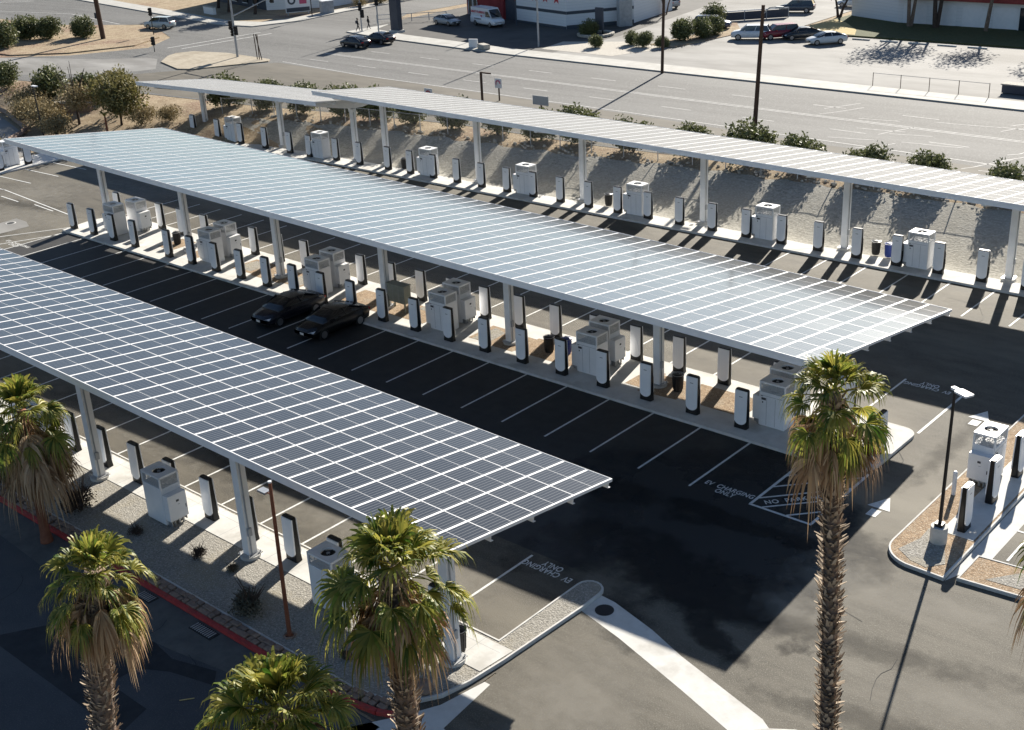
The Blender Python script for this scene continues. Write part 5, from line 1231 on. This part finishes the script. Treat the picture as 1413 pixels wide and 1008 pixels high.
# rock border + tree near star building
mb=MB(); rr=arc(0,0,2.1,0,345,23)
for (x,y) in rr: mb.box(x-.28,y-.28,0,x+.28,y+.28,.35,M['rock'],rot=random.random(),org=(x,y))
tag(mb.build('rock_ring',loc=(-56.2,83.2,z0+.03),bevel=.08),'ring of pale stones at the corner of the star building','rock border')
bush(-56.8,82.4,.9,'dark bush inside the pale stone ring',z=z0)
r=empty('menu_board',(-56.2,84.0,z0)); tag(r,'dark upright board behind the bush by the star building','board'); mb=MB(); mb.box(-.6,-.12,.6,.6,.12,3.4,M['walldark']); mb.build('board',r)
for sx in (-.5,.5): mb=MB(); mb.box(sx-.07,-.07,0,sx+.07,.07,.6,M['blackpole']); mb.build('leg',r)
for x,y,s,l in ((-50.5,75.6,.7,'dark bush at the left of the verge planting beside the far pavement'),(-47.6,79,.75,'small bush in the verge planting right of the dark one'),(-45.4,78.5,.8,'leafy bush at the right of the verge planting'),(-43.0,79,.6,'round bush at the foot of the thin steel pole'),
    (-43.4,84.4,1.2,'wide bush along the drive beside the far wooden pole'),(-42.2,86.6,1.1,'second bush along the drive, right of the wide one'),(-42.6,89.6,1.0,'dark round bush on the drive verge'),(-46.8,96,1.2,'light green bush behind the dark blue suv')):
    bush(x,y,s,l,z=z0,group='bushes on the far verge')
slab('verge_dirt',[(-45.5,80),(-41.5,79.5),(-40,92),(-45,99),(-48,98),(-44.6,88)],ROAD+.12,M['dirt'])
sheet('verge_gravel',[[(-56,72),(-45,71.6),(-42,79),(-49,81),(-57,77.5)]],ROAD+.05,M['rock'])
# railing on the drive
r=empty('railing',(-45.4,101.5,z0),R_(48)); tag(r,'low dark railing with white top bar beside the drive at the top','railing')
mb=MB(); mb.tube([(-6,0,1.3),(6,0,1.3)],.07,M['sign'],6); mb.build('top_rail',r)
mb=MB(); mb.box(-6,-.03,.1,6,.03,1.15,M['walldark']); mb.build('infill',r)
for k in range(5): mb=MB(); mb.tube([(-6+3*k,0,0),(-6+3*k,0,1.35)],.07,M['galvpole'],6); mb.build('railing_post',r)
r=empty('pipe_fence',(-88.9,82.3,z0+.1),R_(42)); tag(r,'thin pipe fence along the side street left of the silver car','fence')
for h in (.5,1.1): mb=MB(); mb.tube([(-5,0,h),(5,0,h)],.05,M['galvpole'],5); mb.build('rail',r)
for k in range(5): mb=MB(); mb.tube([(-5+2.5*k,0,0),(-5+2.5*k,0,1.15)],.06,M['galvpole'],5); mb.build('fence_post',r)
# shrubs on side street verge
for i,(x,y) in enumerate(((-109.6,91),(-108.8,95),(-108.4,99),(-109.2,103))):
    bush(x,y,.75,'small dry shrub on the side street verge, %s from the corner'%ORD[i+1],DM[i%3],name='desert_shrub',cat='shrub',z=z0,group='shrubs on the side street verge')
# trees at the top left (dark), trees in front of building B
TM=[bush_mesh(70+i,5.5,4.2,M['bush'],n=3600,size=.34,lobes=12) for i in range(2)]
TS=[bush_mesh(80+i,6.5,5.0,M['olive'],n=1500,size=.3,lobes=14) for i in range(2)]
def bigtree(x,y,h,lab,mesh,s=1,forks=3,z=ROAD,tr=.28,mat=None):
    r=empty('street_tree',(x,y,z)); tag(r,lab,'tree','street trees'); mb=MB(); m=mat or M['bark']
    for k in range(forks):
        a=k*2.1+.4; mb.tube([(0.15*math.cos(a),.15*math.sin(a),-.2),(.5*math.cos(a),.4*math.sin(a),h*.35),(1.1*math.cos(a),.9*math.sin(a),h*.75),(1.5*math.cos(a),1.3*math.sin(a),h)],[tr,tr*.8,tr*.5,.05],m,8)
    mb.build('trunk',r)
    o=bpy.data.objects.new('crown',mesh); COL.objects.link(o); o.parent=r; o.location=(0,0,h*.72); o.scale=(s,s,s); return r
bigtree(-23.6,104.3,9,'pale forked tree in front of the arched wall, left of three',TS[0],1.15,3,tr=.24)
bigtree(-20.4,104.6,9.5,'darker forked tree in front of the arched wall, middle of three',TS[1],1.1,3,mat=M['darkbark'])
bigtree(-14.2,104.2,9,'straight trunked tree in front of the arched wall, right of three',TS[0],1.0,1,tr=.26)
bigtree(-35.4,108.6,3.2,'dark round crowned tree at the left corner of the arched wall building',TM[0],.85,2,tr=.2,mat=M['darkbark'])
bigtree(-4,104.0,10,'tall tree near the dark doorway right of the frame',TS[1],1.3,2)
bigtree(-126,77.6,5,'dark leafy tree over the white wall sign, left one',TM[1],1.0,1,mat=M['darkbark']); bigtree(-119.3,77.6,5,'dark leafy tree over the corner lawn, right one',TM[0],1.0,1,mat=M['darkbark'])
bigtree(-132,80,5.5,'dark leafy tree at the top edge behind the low white sign',TM[0],1.0,1,mat=M['darkbark'])
bigtree(-87.6,93.5,3.2,'yellow green tree beside the red shop wall',OM[0],.75,1,mat=M['bark'],tr=.15)
bigtree(-58.5,102,4,'bare forked tree on the drive at the top',DM[1],.8,3,tr=.12)
# big sign and low wall beyond the right edge
r=empty('roadside_pylon',(6.3,70.2,ROAD+.1)); tag(r,'tall sign pylon beyond the right edge casting the dark shadow on the road','sign pylon')
mb=MB(); mb.box(-1.3,-.3,2.0,1.3,.3,6.4,M['walldark']); mb.build('panel',r); 
for x in (-1.0,1.0): mb=MB(); mb.box(x-.2,-.2,-.2,x+.2,.2,2.0,M['walldark']); mb.build('leg',r)
mb=MB(); mb.box(-2.6,-.5,0,3.6,.5,.75,M['walldark']); mb.box(-2.7,-.6,.75,3.7,.6,.85,M['rock']); tag(mb.build('low_planter_wall',loc=(3.4,71.6,ROAD+.1),rotz=R_(-3)),'low dark wall with pale cap at the right edge of the pale lot','wall')
# fence along the pale lot
r=empty('wire_fence',(0,0,0)); tag(r,'faint wire fence between the pale lot and the far pavement','fence')
fp=[(-11+2.9*i,68.9-.05*i) for i in range(5)]
for x,y in fp: mb=MB(); mb.tube([(x,y,ROAD),(x,y,ROAD+1.4)],.035,M['wood'],5); mb.build('fence_post',r)
mb=MB(); mb.tube([(x,y,ROAD+1.35) for x,y in fp],.02,M['galvpole'],4); mb.build('top_wire',r)
# parking kerb blocks by the lawn
for i,x in enumerate([-24.5,-21,-17.5,-14,-10.5]):
    mb=MB(); mb.box(-1.1,-.12,0,1.1,.12,.16,M['conc']); tag(mb.build('parking_block',loc=(x,93.3-.02*i,ROAD+.04),bevel=.03),'pale concrete parking block by the shaded lawn, %s from the left'%ORD[i+1],'parking block','parking blocks by the lawn')

# ------------------------------------------------------------------ camera, light, world
cam=bpy.data.cameras.new('camera'); co=bpy.data.objects.new('camera',cam); COL.objects.link(co); scene.camera=co
rt=Vector((0.7527332202255148,0.6566049939791732,-0.047566595952794)); up=Vector((-0.2276873916867191,0.3274534419744446,0.9170238246665062)); fw=Vector((-0.6176982684416599,0.6794439824008296,-0.3959857622989444))
m=Matrix((rt,up,-fw)).transposed().to_4x4(); m.translation=(44.1643,-46.4489,26.8387); co.matrix_world=m
cam.sensor_width=36; cam.lens=1719.379/1413*36; cam.clip_end=6000; cam.clip_start=.5
sun=bpy.data.lights.new('sun','SUN'); sun.energy=5; sun.angle=R_(.5); sun.color=(1,.935,.83)
so=bpy.data.objects.new('sun',sun); COL.objects.link(so)
sd=Vector((.545,-1.977,-1)).normalized(); so.rotation_euler=sd.to_track_quat('-Z','Y').to_euler()
w=bpy.data.worlds.new('World'); scene.world=w; w.use_nodes=True; nt=w.node_tree
sky=nt.nodes.new('ShaderNodeTexSky'); sky.sky_type='NISHITA'; sky.sun_disc=False; sky.sun_elevation=R_(26); sky.air_density=1.0; sky.dust_density=.5; sky.ozone_density=3.0; sky.sun_rotation=math.atan2(-.545,1.977)
bg=nt.nodes['Background']; bg.inputs['Strength'].default_value=.05; nt.links.new(sky.outputs[0],bg.inputs['Color'])
scene.view_settings.view_transform='Standard'; scene.view_settings.look='None'; scene.view_settings.gamma=1
scene.view_settings.exposure=1.2
scene.render.engine='CYCLES'
